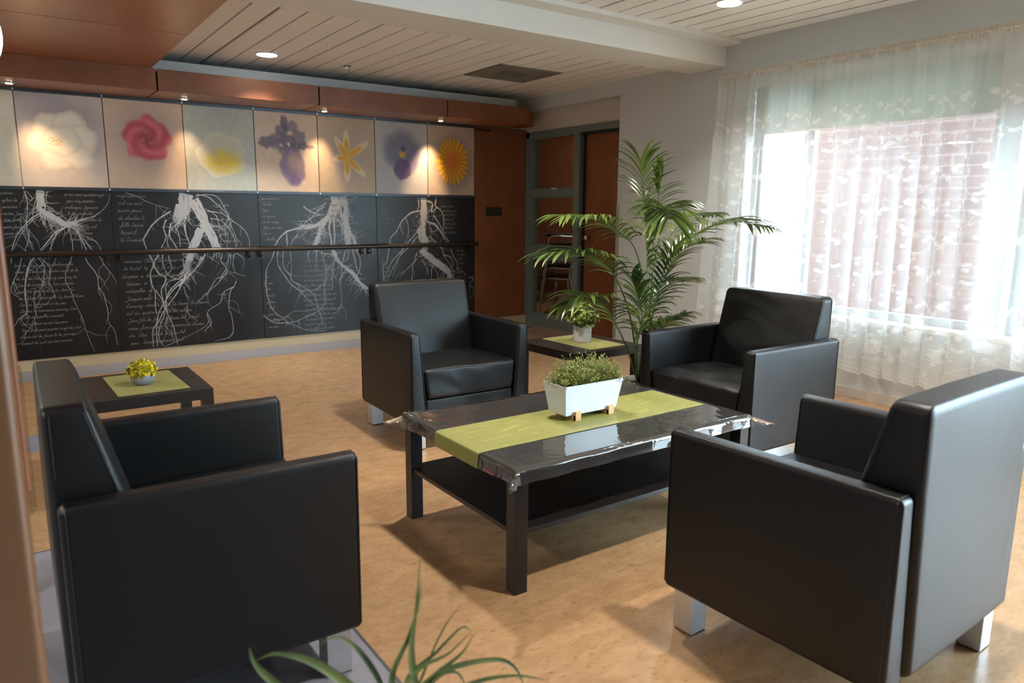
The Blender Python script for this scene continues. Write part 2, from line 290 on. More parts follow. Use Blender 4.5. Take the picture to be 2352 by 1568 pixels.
# measured drawing data (metres): root prints x,z; palm fronds and blades x,y,z
ROOTS=[[[47,296,1397,292,1312,287,1258,304,1226],[29,297,1240,349,1204,401,1167,446,1139,487,1148],[34,327,1226,378,1184,431,1144,478,1139],[17,479,1148,529,1167,593,1187],[4,593,1187,648,1209,702,1251,744,1308,765,1379],[8,272,1222,207,1176,147,1105,102,1034,71,944],[4,287,1213,213,1163,161,1096,117,1024,81,953],[5,192,1391,202,1329,199,1257,183,1150,187,1041,201,950],[4,204,1391,237,1338,220,1320,188,1382],[4,342,1394,326,1339,334,1303,413,1304],[4,258,1320,232,1239,232,1158,263,1122],[5,313,1240,334,1131,361,1075],[3,325,1285,375,1240,422,1231],[3,330,1258,390,1222,450,1185],[10,445,1121,370,1085,325,1030,281,976,251,940],[6,378,1094,348,1020,318,947],[5,445,1121,385,1075,331,1012,271,948],[4,452,1112,469,1028,468,925,445,850,411,777,399,692,426,624,443,537,469,459,492,380,505,291,530,190,553,109],[9,485,1121,520,1055,547,989,563,932],[7,508,1102,550,1026,601,940],[5,478,1130,526,1036,535,942],[4,544,1055,616,1016,654,968,667,929],[3,183,1150,156,1203,146,1141,165,1060,180,969],[4,196,1104,185,1023,151,942],[5,63,890,55,845],[4,127,888,104,807,66,727,41,664,48,618,104,569],[7,207,886,171,832,148,751,129,669,125,586,126,511,117,456,68,423,41,378],[5,187,877,157,805,139,733,121,623,122,549],[4,234,885,267,819,255,727,255,690,219,636,181,601,176,508,179,452,165,387,175,320],[3,173,386,130,343,61,264],[3,218,627,221,571,183,498],[4,250,885,305,800,288,698,306,641,320,574],[3,352,882,312,790],[3,281,884,252,829,218,794,228,729,263,690],[5,550,875,567,827,604,769,624,710,623,642,655,573,663,513,674,434,671,346,709,273,721,151],[4,647,887,683,804,728,734,753,665],[3,663,872,717,808]],[[114,1335,1389,1314,1295,1295,1215],[91,1291,1295,1265,1195],[87,1389,1345,1438,1226,1471,1124],[68,1453,1145,1514,1042,1558,948],[69,1440,1094,1395,1003,1362,942,1339,882],[42,1339,882,1310,801,1301,750],[20,1301,740,1273,680,1225,610],[4,875,1390,960,1359,1045,1312,1133,1283,1205,1264],[10,1204,1244,1127,1195,1059,1136,998,1049,981,1000,999,931],[9,1162,1175,1139,1106,1151,1027,1108,938],[9,1197,1146,1180,1046,1221,956,1228,930],[6,1223,1126,1255,1045,1258,945],[6,1243,1145,1202,1096,1159,1007,1172,932],[11,1299,1145,1312,1045,1335,963],[4,1262,1145,1213,1116,1121,1116],[9,1013,886,1040,811,1011,732,1014,642,1036,570,1028,469,1032,388],[10,1086,884,1044,811,1075,729,1127,687,1104,627,1082,578,1094,485,1105,433],[6,1113,883,1116,788,1138,706],[6,1159,877,1173,806,1179,765,1139,716],[9,1424,859,1369,758,1287,679,1176,582,1104,485,1051,396,1026,306,994,248,988,104],[9,1455,879,1390,778,1307,699,1245,620,1202,550,1119,443,1056,345,1023,266,1021,111],[9,1277,680,1228,651,1147,574,1114,494,1116,392,1139,328,1162,243,1181,105],[7,1270,843,1272,741,1230,682,1134,646,1117,545],[6,1046,580,1086,496,1097,393,1052,284,1036,192,1067,106],[4,1113,361,1098,280,1140,203,1144,130,1067,101],[6,1277,741,1258,670,1165,695,1131,747],[6,1420,1386,1506,1367,1561,1318,1617,1267,1664,1206,1688,1113,1723,1008,1724,934],[5,1410,1376,1517,1388,1593,1359,1647,1257,1669,1206,1628,1113,1653,1019,1638,936],[6,1498,1246,1615,1226,1711,1154,1789,1091,1831,1006,1833,937],[5,1480,1266,1555,1216,1580,1144,1584,1041,1629,968],[5,1514,1185,1601,1165,1677,1081,1703,1008,1714,935],[4,1491,1144,1627,1092,1702,1164],[4,1509,1114,1598,1113,1644,1040],[5,1594,875,1580,813,1626,748,1602,686,1530,657,1453,546,1370,467],[5,1654,873,1628,769,1582,687,1548,625,1475,566,1442,515],[5,1695,872,1678,767,1700,703],[4,1716,882,1775,827,1759,732],[3,1625,727,1787,672],[4,1664,873,1659,789,1614,706,1559,635],[5,1701,633,1678,586,1645,546,1621,408,1642,320,1637,153,1486,107],[4,1678,586,1583,538,1558,455,1443,378,1442,283,1374,225,1174,138,1067,101],[4,1441,357,1466,270,1392,202],[4,1263,608,1269,557,1293,483],[4,1276,442,1285,369,1354,300],[4,1483,857,1578,781]],[[116,2657,1393,2659,1293],[90,2644,1312,2610,1225],[46,2734,1395,2752,1303,2753,1187,2769,1070,2775,937],[34,2713,1235,2740,1138,2756,991],[22,2558,1187,2455,1120,2337,1107],[13,2337,1107,2239,1084,2161,1057,2092,992,2057,937],[24,2579,1206,2515,1120,2482,1044,2459,977,2438,939],[18,2598,1187,2580,1091,2592,1013,2599,935],[15,2629,1177,2630,1090,2633,1013,2625,935],[12,2659,1177,2699,1129,2710,1021],[22,2769,1070,2809,1010,2839,935],[10,2340,1295,2382,1262,2440,1234,2499,1215],[6,2542,1292,2460,1244,2398,1177,2339,1159,2276,1159],[5,2564,1330,2492,1291,2402,1262],[5,2539,1225,2419,1196,2338,1130,2297,1093],[5,2743,1361,2811,1362,2885,1392],[5,2756,1294,2797,1255,2780,1216,2831,1182],[5,2537,1158,2523,1072,2573,1042,2695,1021],[4,2475,1120,2395,1092,2314,1027,2264,1008],[6,2167,1075,2173,1000,2170,935,2134,889,2126,814,2136,728,2190,659,2202,611,2293,558,2408,464,2434,364,2460,272,2479,221,2436,165,2403,112],[5,2275,1037,2230,990,2203,934,2200,868,2204,754,2190,650],[6,2055,909,2028,826,1976,734,1962,632,1965,509,1987,404,2039,314,2104,270,2150,218,2226,182,2333,134,2495,114],[6,2078,890,2081,759,2124,681,2196,573,2280,501,2365,408,2463,342],[5,1922,308,2007,239,2102,222,2199,224,2299,255,2442,313,2506,379,2524,447,2511,527,2536,624,2529,703,2512,782,2490,880],[4,2009,266,2084,257,2143,287,2213,325,2321,317,2443,348],[4,2685,746,2693,677,2673,558,2679,437,2675,337,2617,316,2524,318,2473,331],[4,2503,567,2430,521,2350,516,2271,520,2201,582],[24,2607,886,2636,817,2695,746,2777,673,2839,610,2890,547,2927,504],[10,2848,890,2882,800,2879,699,2839,620],[9,2805,891,2833,771,2852,690,2893,633],[8,2445,886,2442,803,2438,697],[6,2371,883,2363,825,2391,781],[7,2495,879,2505,860,2585,848,2689,865],[7,2625,798,2601,710,2592,622,2593,517],[7,2731,873,2707,775,2760,803,2774,892],[5,2538,693,2624,778],[5,2541,751,2590,701,2637,590],[5,2540,859,2512,801,2535,742,2538,683,2515,605,2511,507,2497,409]],[[72,3595,1394,3599,1290,3591,1187,3578,1104],[92,3560,1083,3570,999,3605,936],[79,3568,873,3627,808,3699,753],[66,3699,753,3784,696,3871,628,3895,583],[9,3530,1393,3540,1311,3516,1259],[13,3551,1259,3457,1243,3376,1187,3329,1136,3281,1054,3218,994,3205,923,3186,841,3166,739,3127,720,3129,597],[7,3387,1187,3409,1135,3413,1032,3370,930],[6,3329,1136,3328,1085,3360,1012],[9,3560,1104,3488,1021,3393,929,3299,828,3229,758,3170,657,3140,596],[9,3511,1000,3439,918,3322,817,3251,716,3179,594],[8,3508,833,3459,708,3451,603],[6,3507,770,3388,669,3305,599],[5,3357,878,3298,776,3236,602],[10,3744,1396,3731,1312,3791,1271,3827,1187,3819,1059],[14,3636,1363,3695,1333,3682,1249,3743,1292],[14,3633,1155,3728,1113,3788,1049,3837,974,3874,930],[8,3705,1218,3777,1123,3825,1027,3899,930],[6,3656,1124,3729,1134,3752,1071,3679,1050,3656,1103],[8,3654,998,3738,933,3799,868,3835,781,3909,692,3946,603],[6,3910,865,3947,777,3985,722,3991,656,4061,620,4100,574],[8,3823,803,3910,778,3934,691],[6,3567,768,3625,659,3636,595],[6,3686,710,3673,604,3683,495],[6,3650,722,3734,633,3782,479],[6,4126,551,4191,547,4138,472,4191,435,4177,346,4144,331],[6,3129,597,3144,513,3119,421],[6,3451,603,3431,498,3452,369]]]
FRONDS=[([(2.995,3.0,0.301),(3.037,3.0,0.582),(3.052,3.0,0.887),(3.048,3.02,1.136),(2.994,3.0,1.379),(2.915,2.95,1.535)],0.45,0.17),([(3.002,3.0,0.294),(3.11,3.0,0.68),(3.181,2.98,0.959),(3.302,2.9,1.124),(3.581,2.85,1.211),(3.815,2.8,1.18)],0.38,0.2),([(2.988,3.0,0.302),(3.043,3.0,0.736),(2.937,2.98,1.041),(2.781,2.95,1.153),(2.561,2.9,1.225),(2.316,2.85,1.236)],0.5,0.17),([(2.974,3.0,0.298),(2.936,3.0,0.642),(2.777,2.95,0.88),(2.615,2.9,0.997),(2.406,2.85,1.062),(2.224,2.85,1.056)],0.45,0.17),([(2.97,3.0,0.299),(2.904,2.98,0.47),(2.724,2.9,0.66),(2.579,2.85,0.784),(2.413,2.8,0.845),(2.3,2.8,0.808)],0.4,0.15),([(3.01,3.0,0.294),(3.1,3.02,0.574),(3.095,3.0,0.936),(3.106,2.95,1.186),(2.955,2.8,1.288),(2.882,2.7,1.238)],0.66,0.2),([(3.01,3.0,0.294),(3.061,3.0,0.528),(3.125,3.0,0.73),(3.205,3.0,0.906),(3.308,3.0,1.031),(3.495,3.0,1.091)],0.35,0.17),([(3.002,3.0,0.3),(3.098,3.05,0.517),(3.21,3.1,0.713),(3.408,3.15,0.831),(3.663,3.2,0.842)],0.4,0.15),([(3.017,3.0,0.293),(3.084,3.02,0.471),(3.241,3.05,0.584),(3.493,3.1,0.634)],0.4,0.13),([(3.009,3.0,0.299),(3.188,3.1,0.715),(3.407,3.2,1.072),(3.706,3.3,1.231),(4.021,3.35,1.254)],0.55,0.14),([(2.995,3.0,0.301),(3.159,3.1,0.717),(3.241,3.15,1.077),(3.32,3.2,1.363),(3.342,3.2,1.493)],0.6,0.14),([(2.981,3.0,0.297),(2.936,2.95,0.497),(2.92,2.9,0.706),(2.813,2.88,0.908)],0.4,0.14)]
BLADES=[([(0.509,1.0,0.422),(0.499,1.0,0.54),(0.509,1.0,0.616),(0.52,1.0,0.72)],0.9),([(0.485,1.0,0.449),(0.462,1.0,0.507),(0.496,1.0,0.574),(0.514,1.0,0.626),(0.52,1.0,0.668)],0.8),([(0.511,1.02,0.409),(0.5,1.02,0.48),(0.555,1.02,0.509),(0.607,1.02,0.539),(0.631,1.02,0.524)],0.7),([(0.452,0.98,0.459),(0.5,0.98,0.519),(0.559,0.98,0.529),(0.606,0.98,0.555)],0.7),([(0.497,1.0,0.427),(0.535,1.0,0.478),(0.596,1.0,0.504),(0.622,1.0,0.533)],0.9),([(0.494,1.02,0.416),(0.555,1.02,0.467),(0.664,1.02,0.455),(0.723,1.02,0.419),(0.76,1.02,0.339)],0.8),([(0.438,1.0,0.453),(0.394,1.0,0.518),(0.333,1.0,0.587),(0.281,1.0,0.621),(0.25,1.0,0.623)],0.9),([(0.329,1.0,0.499),(0.267,1.0,0.584),(0.246,1.0,0.62),(0.24,1.0,0.646)],0.7),([(0.467,1.03,0.421),(0.452,1.03,0.493),(0.416,1.03,0.563),(0.38,1.03,0.597),(0.344,1.03,0.589)],0.6),([(0.484,0.95,0.464),(0.583,0.95,0.479),(0.674,0.95,0.459),(0.752,0.95,0.419)],0.7),([(0.517,1.05,0.387),(0.549,1.05,0.46),(0.59,1.05,0.531),(0.629,1.05,0.566)],0.5),([(0.509,1.0,0.422),(0.544,1.0,0.474),(0.587,1.0,0.47),(0.614,1.0,0.412)],0.6)]
# ================================================================== THE ROOM
T = .15
struct('floor', B((-4, 7.6, -3.2, 9.3, -.12, 0)), M['floor'])
# blue grey linoleum inlays lying flush in the tan floor
bm = B((-4, .78, -3.2, 3.083, -.02, .0015), (-4, 4.80, 6.34, D, -.02, .0015), (-4, .80, 4.45, 4.78, -.02, .0015))
struct('floor', bm, M['floorgrey'])
struct('trim_1', B((.776, .785, -3.2, 3.088, -.01, .0022), (-4, .785, 3.083, 3.09, -.01, .0022)), M['floordark'])
# art wall (back)
struct('wall_back', B((-4, W+.12, D, D+T, 0, 2.8)), M['wall'])
# window wall with openings
win = [(.10, 1.84), (1.98, 3.72)]; z0w, z1w = .545, 2.25
ys = [-3.2, .10, 1.84, 1.98, 3.72, 5.14]
bm = bmesh.new()
for a, b in ((-3.2, -3.05), (-.10, .10), (1.84, 1.98), (3.72, 5.14)): box(bm, W, W+.22, a, b, 0, 2.8)
for a, b in win: box(bm, W, W+.22, a, b, 0, z0w); box(bm, W, W+.22, a, b, z1w, 2.8)
box(bm, W, W+.22, -3.05, -.1, 0, .1); box(bm, W, W+.22, -3.05, -.1, 2.5, 2.8)
bmesh.ops.remove_doubles(bm, verts=bm.verts, dist=1e-5)
struct('wall_right', bm, M['wall'])
struct('wall_right', B((W, W+.22, -.4, 9.3, 2.8, 9)), M['wall'])   # unseen wall above, added to shade the brick outside
# header above the door recess, flush with the window wall
struct('wall_right', B((W, W+.30, 5.14, D, 2.317, 2.8)), M['wall'])
XR = 4.90   # recessed plane with the glazed screen and the door
struct('wall_recess', B((XR, XR+.16, 5.10, D+.04, 2.112, 2.317), (XR, XR+.1, 6.726, D+.02, 0, 2.112)), M['wallwarm'])
struct('wall_left', B((-4.15, -4, -3.2, D, 0, 2.8)), M['wallback'])
struct('wall_front', B((-4, W+.2, -3.35, -3.2, 0, 2.8)), mat('unseen_dark_wall', (120, 108, 96), .8))  # unseen wall, darkened so the near armchair side reflects less light
# baseboards
struct('baseboard_back', bbox_bev([(-4, 4.875, D-.012, D, 0, .092)], .003), M['base'])
struct('baseboard_recess', B((4.875, XR+.002, 6.715, D, 0, .088)), M['base'])
struct('baseboard_right', B((W-.008, W, -3.2, 5.12, 0, .07)), M['wallwarm'])
# ---- ceilings made of grooved mineral tiles
def grooved(x0, x1, y0, y1, z, first, step, joints, skip=None):
    bm = bmesh.new(); xs = [x0]; k = 0
    gx = []
    x = first
    i = 0
    while x-step > x0: x -= step; i -= 1
    while x < x1: gx.append((x, .011 if i % 4 == 1 else .007)); x += step; i += 1
    ycut = [y0]+[j for j in joints if y0 < j < y1]+[y1]
    prev = x0
    for g, w in gx+[(x1, 0)]:
        for a, b in zip(ycut[:-1], ycut[1:]):
            x_a, x_b, y_a, y_b = prev, g-w, a+(.0015 if a != y0 else 0), b-(.0015 if b != y1 else 0)
            if x_b-x_a < .002: continue
            if skip and x_a < skip[1]-.02 and x_b > skip[0]+.02 and y_a < skip[3]-.02 and y_b > skip[2]+.02:
                if y_a < skip[2]: box(bm, x_a, x_b, y_a, skip[2], z, z+.012)
                if y_b > skip[3]: box(bm, x_a, x_b, skip[3], y_b, z, z+.012)
            else: box(bm, x_a, x_b, y_a, y_b, z, z+.012)
        prev = g+w
    n = len(bm.faces); box(bm, x0, x1, y0, y1, z+.012, z+.05, 1)
    return bm
struct('ceiling', grooved(1.056, W+.02, 4.30, D, ZF, 1.339, .1668, (4.58, 5.80), (3.51, 4.155, 5.19, 5.795)), [M['ceil'], M['ceilgap']])
struct('ceiling', grooved(1.056, W+.02, -3.2, 3.97, ZN, 3.174, .1634, (-2.4, -1.2, 0.03, 1.25, 2.47)), [M['ceil'], M['ceilgap']])
struct('ceiling', B((-4, W+.4, -3.2, D, 2.66, 2.8)), M['wallback'])
# beam across the room, with its stepped ledge
struct('trim_2', bbox_bev([(1.056, W, 3.955, 4.335, 2.386, 2.62)], .004), M['white'])
struct('trim_3', bbox_bev([(1.056, W, 3.812, 3.96, 2.535, 2.60)], .003), M['white'])
# low cherry canopy over the left side
bm = B((-4, 1.056, 4.948, 6.24, 2.300, 2.60), (-4, 1.056, 3.60, 4.936, 2.300, 2.60), (-4, 1.056, 2.30, 3.592, 2.300, 2.60), (-4, 1.056, -3.2, 2.292, 2.300, 2.60)); box(bm, -4, 1.04, -3.2, 6.24, 2.306, 2.61, 1)
can = struct('ceiling_canopy', bm, [M['cherry_top'], M['gap']]); can.name = 'ceiling'
# grey bulkhead between valance and ceiling
struct('trim_4', B((-4, 4.52, 6.43, D, 2.28, 2.398)), M['wall'])
# room behind the glass screen
struct('wall_office', B((6.5, 6.62, 5.1, 9.3, 0, 2.8)), M['cherry'])
struct('wall_office', B((XR+.02, 6.62, 9.2, 9.32, 0, 2.8), (W+.12, 6.6, 5.02, 5.10, 0, 2.8), (XR, XR+.1, D+.02, 9.3, 0, 2.8)), M['wallback'])
struct('ceiling', B((XR, 6.6, 5.05, 9.3, 2.6, 2.7)), M['white'])
struct('baseboard_office', B((6.485, 6.5, 5.1, 9.2, 0, .1)), M['base'])
# ------------------------------------------------------------------ windows
wn_ = 0
M['winframe'] = mat('grey_window_frame', (166, 172, 178), .5)
for (a, b) in win+[(-3.05, -.1)]:
    if wn_ == 2: z0w, z1w = .1, 2.5
    wn_ += 1
    w = empty('window_%d' % wn_, (0, 0, 0)); w['kind'] = 'structure'
    xo = W+.13; fr = .045
    bm = B((xo, xo+.06, a, a+fr, z0w, z1w), (xo, xo+.06, b-fr, b, z0w, z1w), (xo, xo+.06, a+fr, b-fr, z0w, z0w+fr+.01), (xo, xo+.06, a+fr, b-fr, z1w-fr, z1w))
    if wn_ == 2: box(bm, xo, xo+.05, 3.22, 3.27, z0w+fr+.01, z1w-fr)
    obj('window_frame', bm, M['winframe'], w)
    obj('window_pane', B((xo+.028, xo+.034, a+fr, b-fr, z0w+fr, z1w-fr)), M['glass'], w)
    obj('window_gasket', B((xo-.012, xo+.004, b-fr-.016, b-fr+.004, z0w+fr, z1w-fr)), M['floordark'], w)
    obj('window_sill', bbox_bev([(W-.02, W+.13, a-.01, b+.01, z0w-.03, z0w+.004)], .004), M['white'], w)
# neighbouring building and ground outside
tag(obj('brick_building', B((7.2, 7.6, -.3, 4.83, -.6, 9.0)), M['brick']), 'pale red brick wall of a neighbouring building seen through the sheer curtain', 'building')  # unseen height and near end extended to darken the alley
struct('ground', B((W+.22, 30, -20, 30, -.7, -.6)), mat('grey_asphalt_ground', (120, 122, 124), .9, var=.08))
# ------------------------------------------------------------------ door with glazed side screen
dr = empty('door_1', (0, 0, 0)); dr['kind'] = 'structure'
x0, x1 = XR-.022, XR+.11
yl, ym0, ym1, yr = 6.726, 5.893, 5.812, 5.12
bm = B((x0, x1, yl-.06, yl, 0, 2.112), (x0, x1, yr, yl, 2.048, 2.1121), (x0, x1, ym1, ym0, 0, 2.05), (x0, x1, ym0-.001, yl-.059, 1.421, 1.493), (x0, x1, ym0-.001, yl-.059, .75, .885), (x0, x1, ym0-.001, yl-.059, 0, .115))
obj('door_frame', bm, M['frame'], dr)
# glazing beads
bm = bmesh.new()
for za, zb in ((1.493, 2.048), (.885, 1.421), (.115, .75)):
    for bx in ((x0+.02, x1-.03, yl-.075, yl-.06, za, zb), (x0+.02, x1-.03, ym0, ym0+.012, za, zb), (x0+.02, x1-.03, ym0+.012, yl-.075, za, za+.014), (x0+.02, x1-.03, ym0+.012, yl-.075, zb-.014, zb)): box(bm, *bx)
obj('glazing_bead', bm, M['frame'], dr)
obj('window_pane', B((XR+.04, XR+.046, ym0, yl-.06, .1, 2.05)), M['glass'], dr)
obj('door_jamb', B((x0+.03, x1, ym1-.035, ym1, 0, 2.05), (x0+.03, x1, yr, ym1, 2.02, 2.05)), M['darkframe'], dr)
obj('door_stop', B((x0+.028, x0+.034, ym1-.024, ym1-.018, 0, 2.03)), M['frame'], dr)
dl = obj('door_leaf', B((XR+.045, XR+.085, yr, ym1-.03, .01, 2.02)), M['cherry'], dr)
bm = bmesh.new(); lathe(bm, [(.012, 0), (.012, .035), (.024, .042), (.03, .055), (.027, .068), (.012, .074)], 20)
bmesh.ops.rotate(bm, verts=bm.verts, matrix=Matrix.Rotation(-PI/2, 3, 'Y')); bmesh.ops.translate(bm, verts=bm.verts, vec=(XR+.045, 5.70, 1.005))
obj('door_knob', bm, M['chrome'], dl, smooth=True)
tag(obj('corner_guard', B((W-.003, W+.0, 5.098, 5.141, .07, 1.332), (W-.003, W+.10, 5.14, 5.143, .07, 1.332)), M['alu']), 'brushed metal corner guard on the wall edge beside the wooden door', 'corner guard')
# ------------------------------------------------------------------ wood column, valance, rails
col = tag(obj('wood_wall_panel', bbox_bev([(4.208, 4.876, 6.725, D, .092, 2.143)], .003), M['cherry']), 'tall cherry wood wall panel between the flower pictures and the glass screen', 'wall panel')
pq = tag(obj('wall_plaque', bbox_bev([(4.347, 4.551, 6.717, 6.725, 1.214, 1.303)], .002), mat('dark_bronze_plaque', (40, 42, 40), .4, .3)), 'small dark rectangular plaque fixed to the cherry wood wall panel', 'plaque')
obj('plaque_lettering', B(*[(4.365, 4.365+w, 6.7158, 6.717, 1.285-.016*i, 1.289-.016*i) for i, w in enumerate((.10, .16, .15, .13))]), mat('dim_engraved_letters', (74, 74, 70), .5), pq)
vx = [-1.43, -.17, 1.088, 2.348, 3.603, 4.545]
vl = ['leftmost cherry valance box above the pictures, under the low canopy', 'cherry valance box above the white rose picture', 'cherry valance box above the red rose and pale yellow pictures', 'cherry valance box above the star lily picture', 'cherry valance box at the right end above the wood panel']
LX = [None, .163, 1.336, 2.512, 3.691]
for i in range(5):
    a, b = vx[i]+.006, vx[i+1]-.006
    v = empty('valance_box', (0, 0, 0)); tag(v, vl[i], 'valance', 'cherry valance boxes above the flower pictures')
    obj('fascia', bbox_bev([(a, b, 6.24, 6.262, 2.143, 2.300)], .002), M['cherry'], v)
    hole = []
    obj('soffit_board', bbox_bev([(a, b, 6.2625, 6.72, 2.1435, 2.16)], .001), M['cherry_top'], v)
    if i == 4: obj('end_block', bbox_bev([(b, 4.777, 6.46, 6.70, 2.15, 2.30), (b+.0, b+.03, 6.24, 6.46, 2.16, 2.30)], .002), M['cherry'], v)
    obj('top_board', B((a, b, 6.262, 6.43, 2.27, 2.29)), M['cherry'], v)
def raily(z0, z1, y0, nm, lab):
    o = tag(obj(nm, bbox_bev([(-1.4, 4.208, y0, D, z0, z1), (-1.4, 4.208, y0-.006, y0+.01, z0+(z1-z0)*.35, z0+(z1-z0)*.6)], .0015), M['trimmetal']), lab, 'rail')
    for x in (.186, .764, 1.347, 1.927, 2.501, 3.07, 3.646): 
        obj('clip', B((x-.004, x+.004, y0-.008, y0, z0+.004, z1-.004)), M['alu'], o)
raily(2.118, 2.142, 6.722, 'picture_rail', 'dark metal rail along the top of the flower pictures')
raily(1.400, 1.425, 6.722, 'picture_rail', 'dark metal rail between flower pictures and black root boards')
tag(obj('rail_track', B((4.208, 4.40, 6.715, 6.725, 2.095, 2.115)), M['rail']), 'short dark metal track at the top of the wood panel', 'track')
# handrail
hr = empty('handrail', (0, 0, 0)); tag(hr, 'long dark bronze handrail running across the black root boards', 'handrail')
bm = bmesh.new(); tube(bm, [(-1.4, 6.665, .915), (4.205, 6.665, .915)], .021, 16); obj('rail_tube', bm, M['rail'], hr, smooth=True, angle=1)
for x in (.70, .80, 1.83, 1.93, 2.905, 2.985, 4.12, -.35):
    bm = B((x-.012, x+.012, 6.655, 6.675, .855, .898), (x-.012, x+.012, 6.655, 6.727, .845, .857), (x-.016, x+.016, 6.722, 6.7285, .83, .90)); obj('bracket', bm, M['rail'], hr)
# ------------------------------------------------------------------ ceiling fixtures
def downlight(x, y, z, lab, en, r=.075, spread=120):
    t = empty('recessed_downlight', (x, y, z)); tag(t, lab, 'ceiling light', None)
    bm = bmesh.new(); lathe(bm, [(r+.012, -.001), (r+.012, -.006), (r, -.008), (r, -.004)], 36); obj('trim_ring', bm, M['white'], t, smooth=True, angle=.6)
    bm = bmesh.new(); lathe(bm, [(r-.001, -.0085), (r-.001, -.010)], 36); obj('diffuser', bm, M['lightdisc'], t)
    ld = bpy.data.lights.new('lamp_light', 'AREA'); ld.shape = 'DISK'; ld.size = .13; ld.energy = en; ld.color = (1, .93, .84); ld.spread = math.radians(spread)
    lo = bpy.data.objects.new('lamp_light', ld); C.objects.link(lo); lo.parent = t; lo.location = (0, 0, -.02)
    return t
EN = 10
downlight(1.84, 5.97, ZF, 'round lit downlight in the far ceiling above the flower pictures', EN, spread=95)
downlight(3.90, 3.22, ZN, 'round lit downlight in the near ceiling above the window', EN)
for x, y, w in ((1.9, 2.95, 'over the coffee table'), (3.9, 1.0, 'over the curtain end'), (1.9, .9, 'over the front of the seating area')):  # out-of-view lamps added as fill light
    downlight(x, y, ZN, 'unseen fill downlight added in the near ceiling '+w, EN*(1.6 if x < 2 else 1))
def spotl(x, y, z, lab, en, tgt):
    t = empty('recessed_spotlight', (x, y, z)); tag(t, lab, 'ceiling light', 'spotlights under the valance')
    bm = bmesh.new(); lathe(bm, [(.050, 0), (.050, -.004), (.036, -.006), (.034, -.002)], 30); obj('trim_ring', bm, M['chrome'], t, smooth=True, angle=.6)
    bm = bmesh.new(); lathe(bm, [(.022, -.0065), (.022, -.010)], 20); obj('bulb', bm, M['spotdisc'], t)
    l = lookspot('lamp_light', (0, -.035, -.02), (tgt[0]-x, tgt[1]-y, tgt[2]-z), en, (1, .66, .36), 50, 1.0, t, .03)
spotl(.163, 6.506, 2.143, 'recessed spotlight in the valance above the white rose picture', 22, (.40, D, 1.50))
spotl(1.336, 6.557, 2.143, 'recessed spotlight in the valance above the red rose picture', 14, (1.38, D, 1.52))
spotl(2.512, 6.563, 2.143, 'recessed spotlight in the valance above the star lily picture', 22, (2.50, D, 1.52))
spotl(3.691, 6.532, 2.143, 'recessed spotlight in the valance above the orange gerbera picture', 48, (3.62, D, 1.53))
# return air vent
v = empty('air_vent', (3.832, 5.492, ZF)); tag(v, 'square grey air vent panel set into the far grooved ceiling', 'vent')
obj('vent_panel', B((-.318, .318, -.298, .298, .0, .012)), M['vent'], v)
obj('vent_frame', B((-.32, .32, -.30, -.28, -.006, .002), (-.32, .32, .28, .30, -.006, .002), (-.32, -.30, -.28, .28, -.006, .002), (.30, .32, -.28, .28, -.006, .002)), M['vent'], v)
obj('vent_louvre', B(*[(-.14, .14, -.09+i*.03, -.08+i*.03, -.004, .002) for i in range(7)]), mat('vent_louvre_grey', (112, 108, 102), .6), v)
s = empty('fire_sprinkler', (2.52, 6.03, ZF)); tag(s, 'small chrome fire sprinkler head hanging from the far ceiling', 'sprinkler')
bm = bmesh.new(); lathe(bm, [(.035, 0), (.035, -.004), (.012, -.008), (.01, -.03)], 20); obj('escutcheon', bm, M['chrome'], s, smooth=True, angle=.6)
bm = bmesh.new(); tube(bm, [(-.012, 0, -.028), (-.016, 0, -.045), (0, 0, -.06)], .003, 6); tube(bm, [(.012, 0, -.028), (.016, 0, -.045), (0, 0, -.06)], .003, 6); lathe(bm, [(.022, -.06), (.022, -.063)], 16); obj('deflector', bm, M['chrome'], s)
# pendant globe at the left edge
g = empty('globe_lamp', (-.238, 4.0, 1.995)); tag(g, 'large white opal globe lamp at the left edge below the canopy', 'lamp')
bm = bmesh.new(); bmesh.ops.create_uvsphere(bm, u_segments=40, v_segments=24, radius=.335); obj('globe', bm, M['globe'], g, smooth=True)
g.scale = (1, 1, .8)
# ------------------------------------------------------------------ near left post, panel edge and acrylic guard
bm = bmesh.new(); rbox(bm, .11, .06, 1.15, .012, 3); bmesh.ops.translate(bm, verts=bm.verts, vec=(-.112, 1.06, 1.15))
tag(obj('wood_post', bm, mat('brown_varnished_wood', (112, 76, 50), .3, var=.1, vs_=3), smooth=True), 'blurred reddish wood post close to the camera along the left edge', 'post')
bm = bmesh.new(); rbox(bm, .08, .02, .77, .008, 3); bmesh.ops.translate(bm, verts=bm.verts, vec=(-.074, 1.55, .755+.77))
tag(obj('wood_side_panel', bm, M['cherry'], smooth=True), 'dark red wood panel edge just behind the blurred left post', 'panel')
bm = bmesh.new()
pts = [(-.25, .80)]+[(-.25, .36), ]
R_ = .05
out = [(-.30, .80), (-.30, .315)]+[(.018-R_+R_*math.sin(a), .315+R_-R_*math.cos(a)) for a in [k*PI/12 for k in range(7)]]+[(.018, .80)]
fv = [bm.verts.new((x, 2.6, z)) for x, z in out]; fc = bm.faces.new(fv)
ex = bmesh.ops.extrude_face_region(bm, geom=[fc]); bmesh.ops.translate(bm, verts=[e for e in ex['geom'] if isinstance(e, bmesh.types.BMVert)], vec=(0, .006, 0))
ac = tag(obj('acrylic_screen', bm, M['acrylic']), 'clear acrylic screen with rounded corner beside the left armchair back', 'screen')
obj('screen_foot', B((-.2, -.14, 2.45, 2.75, 0, .03), (-.19, -.15, 2.592, 2.614, .03, .34)), M['alu'], ac)
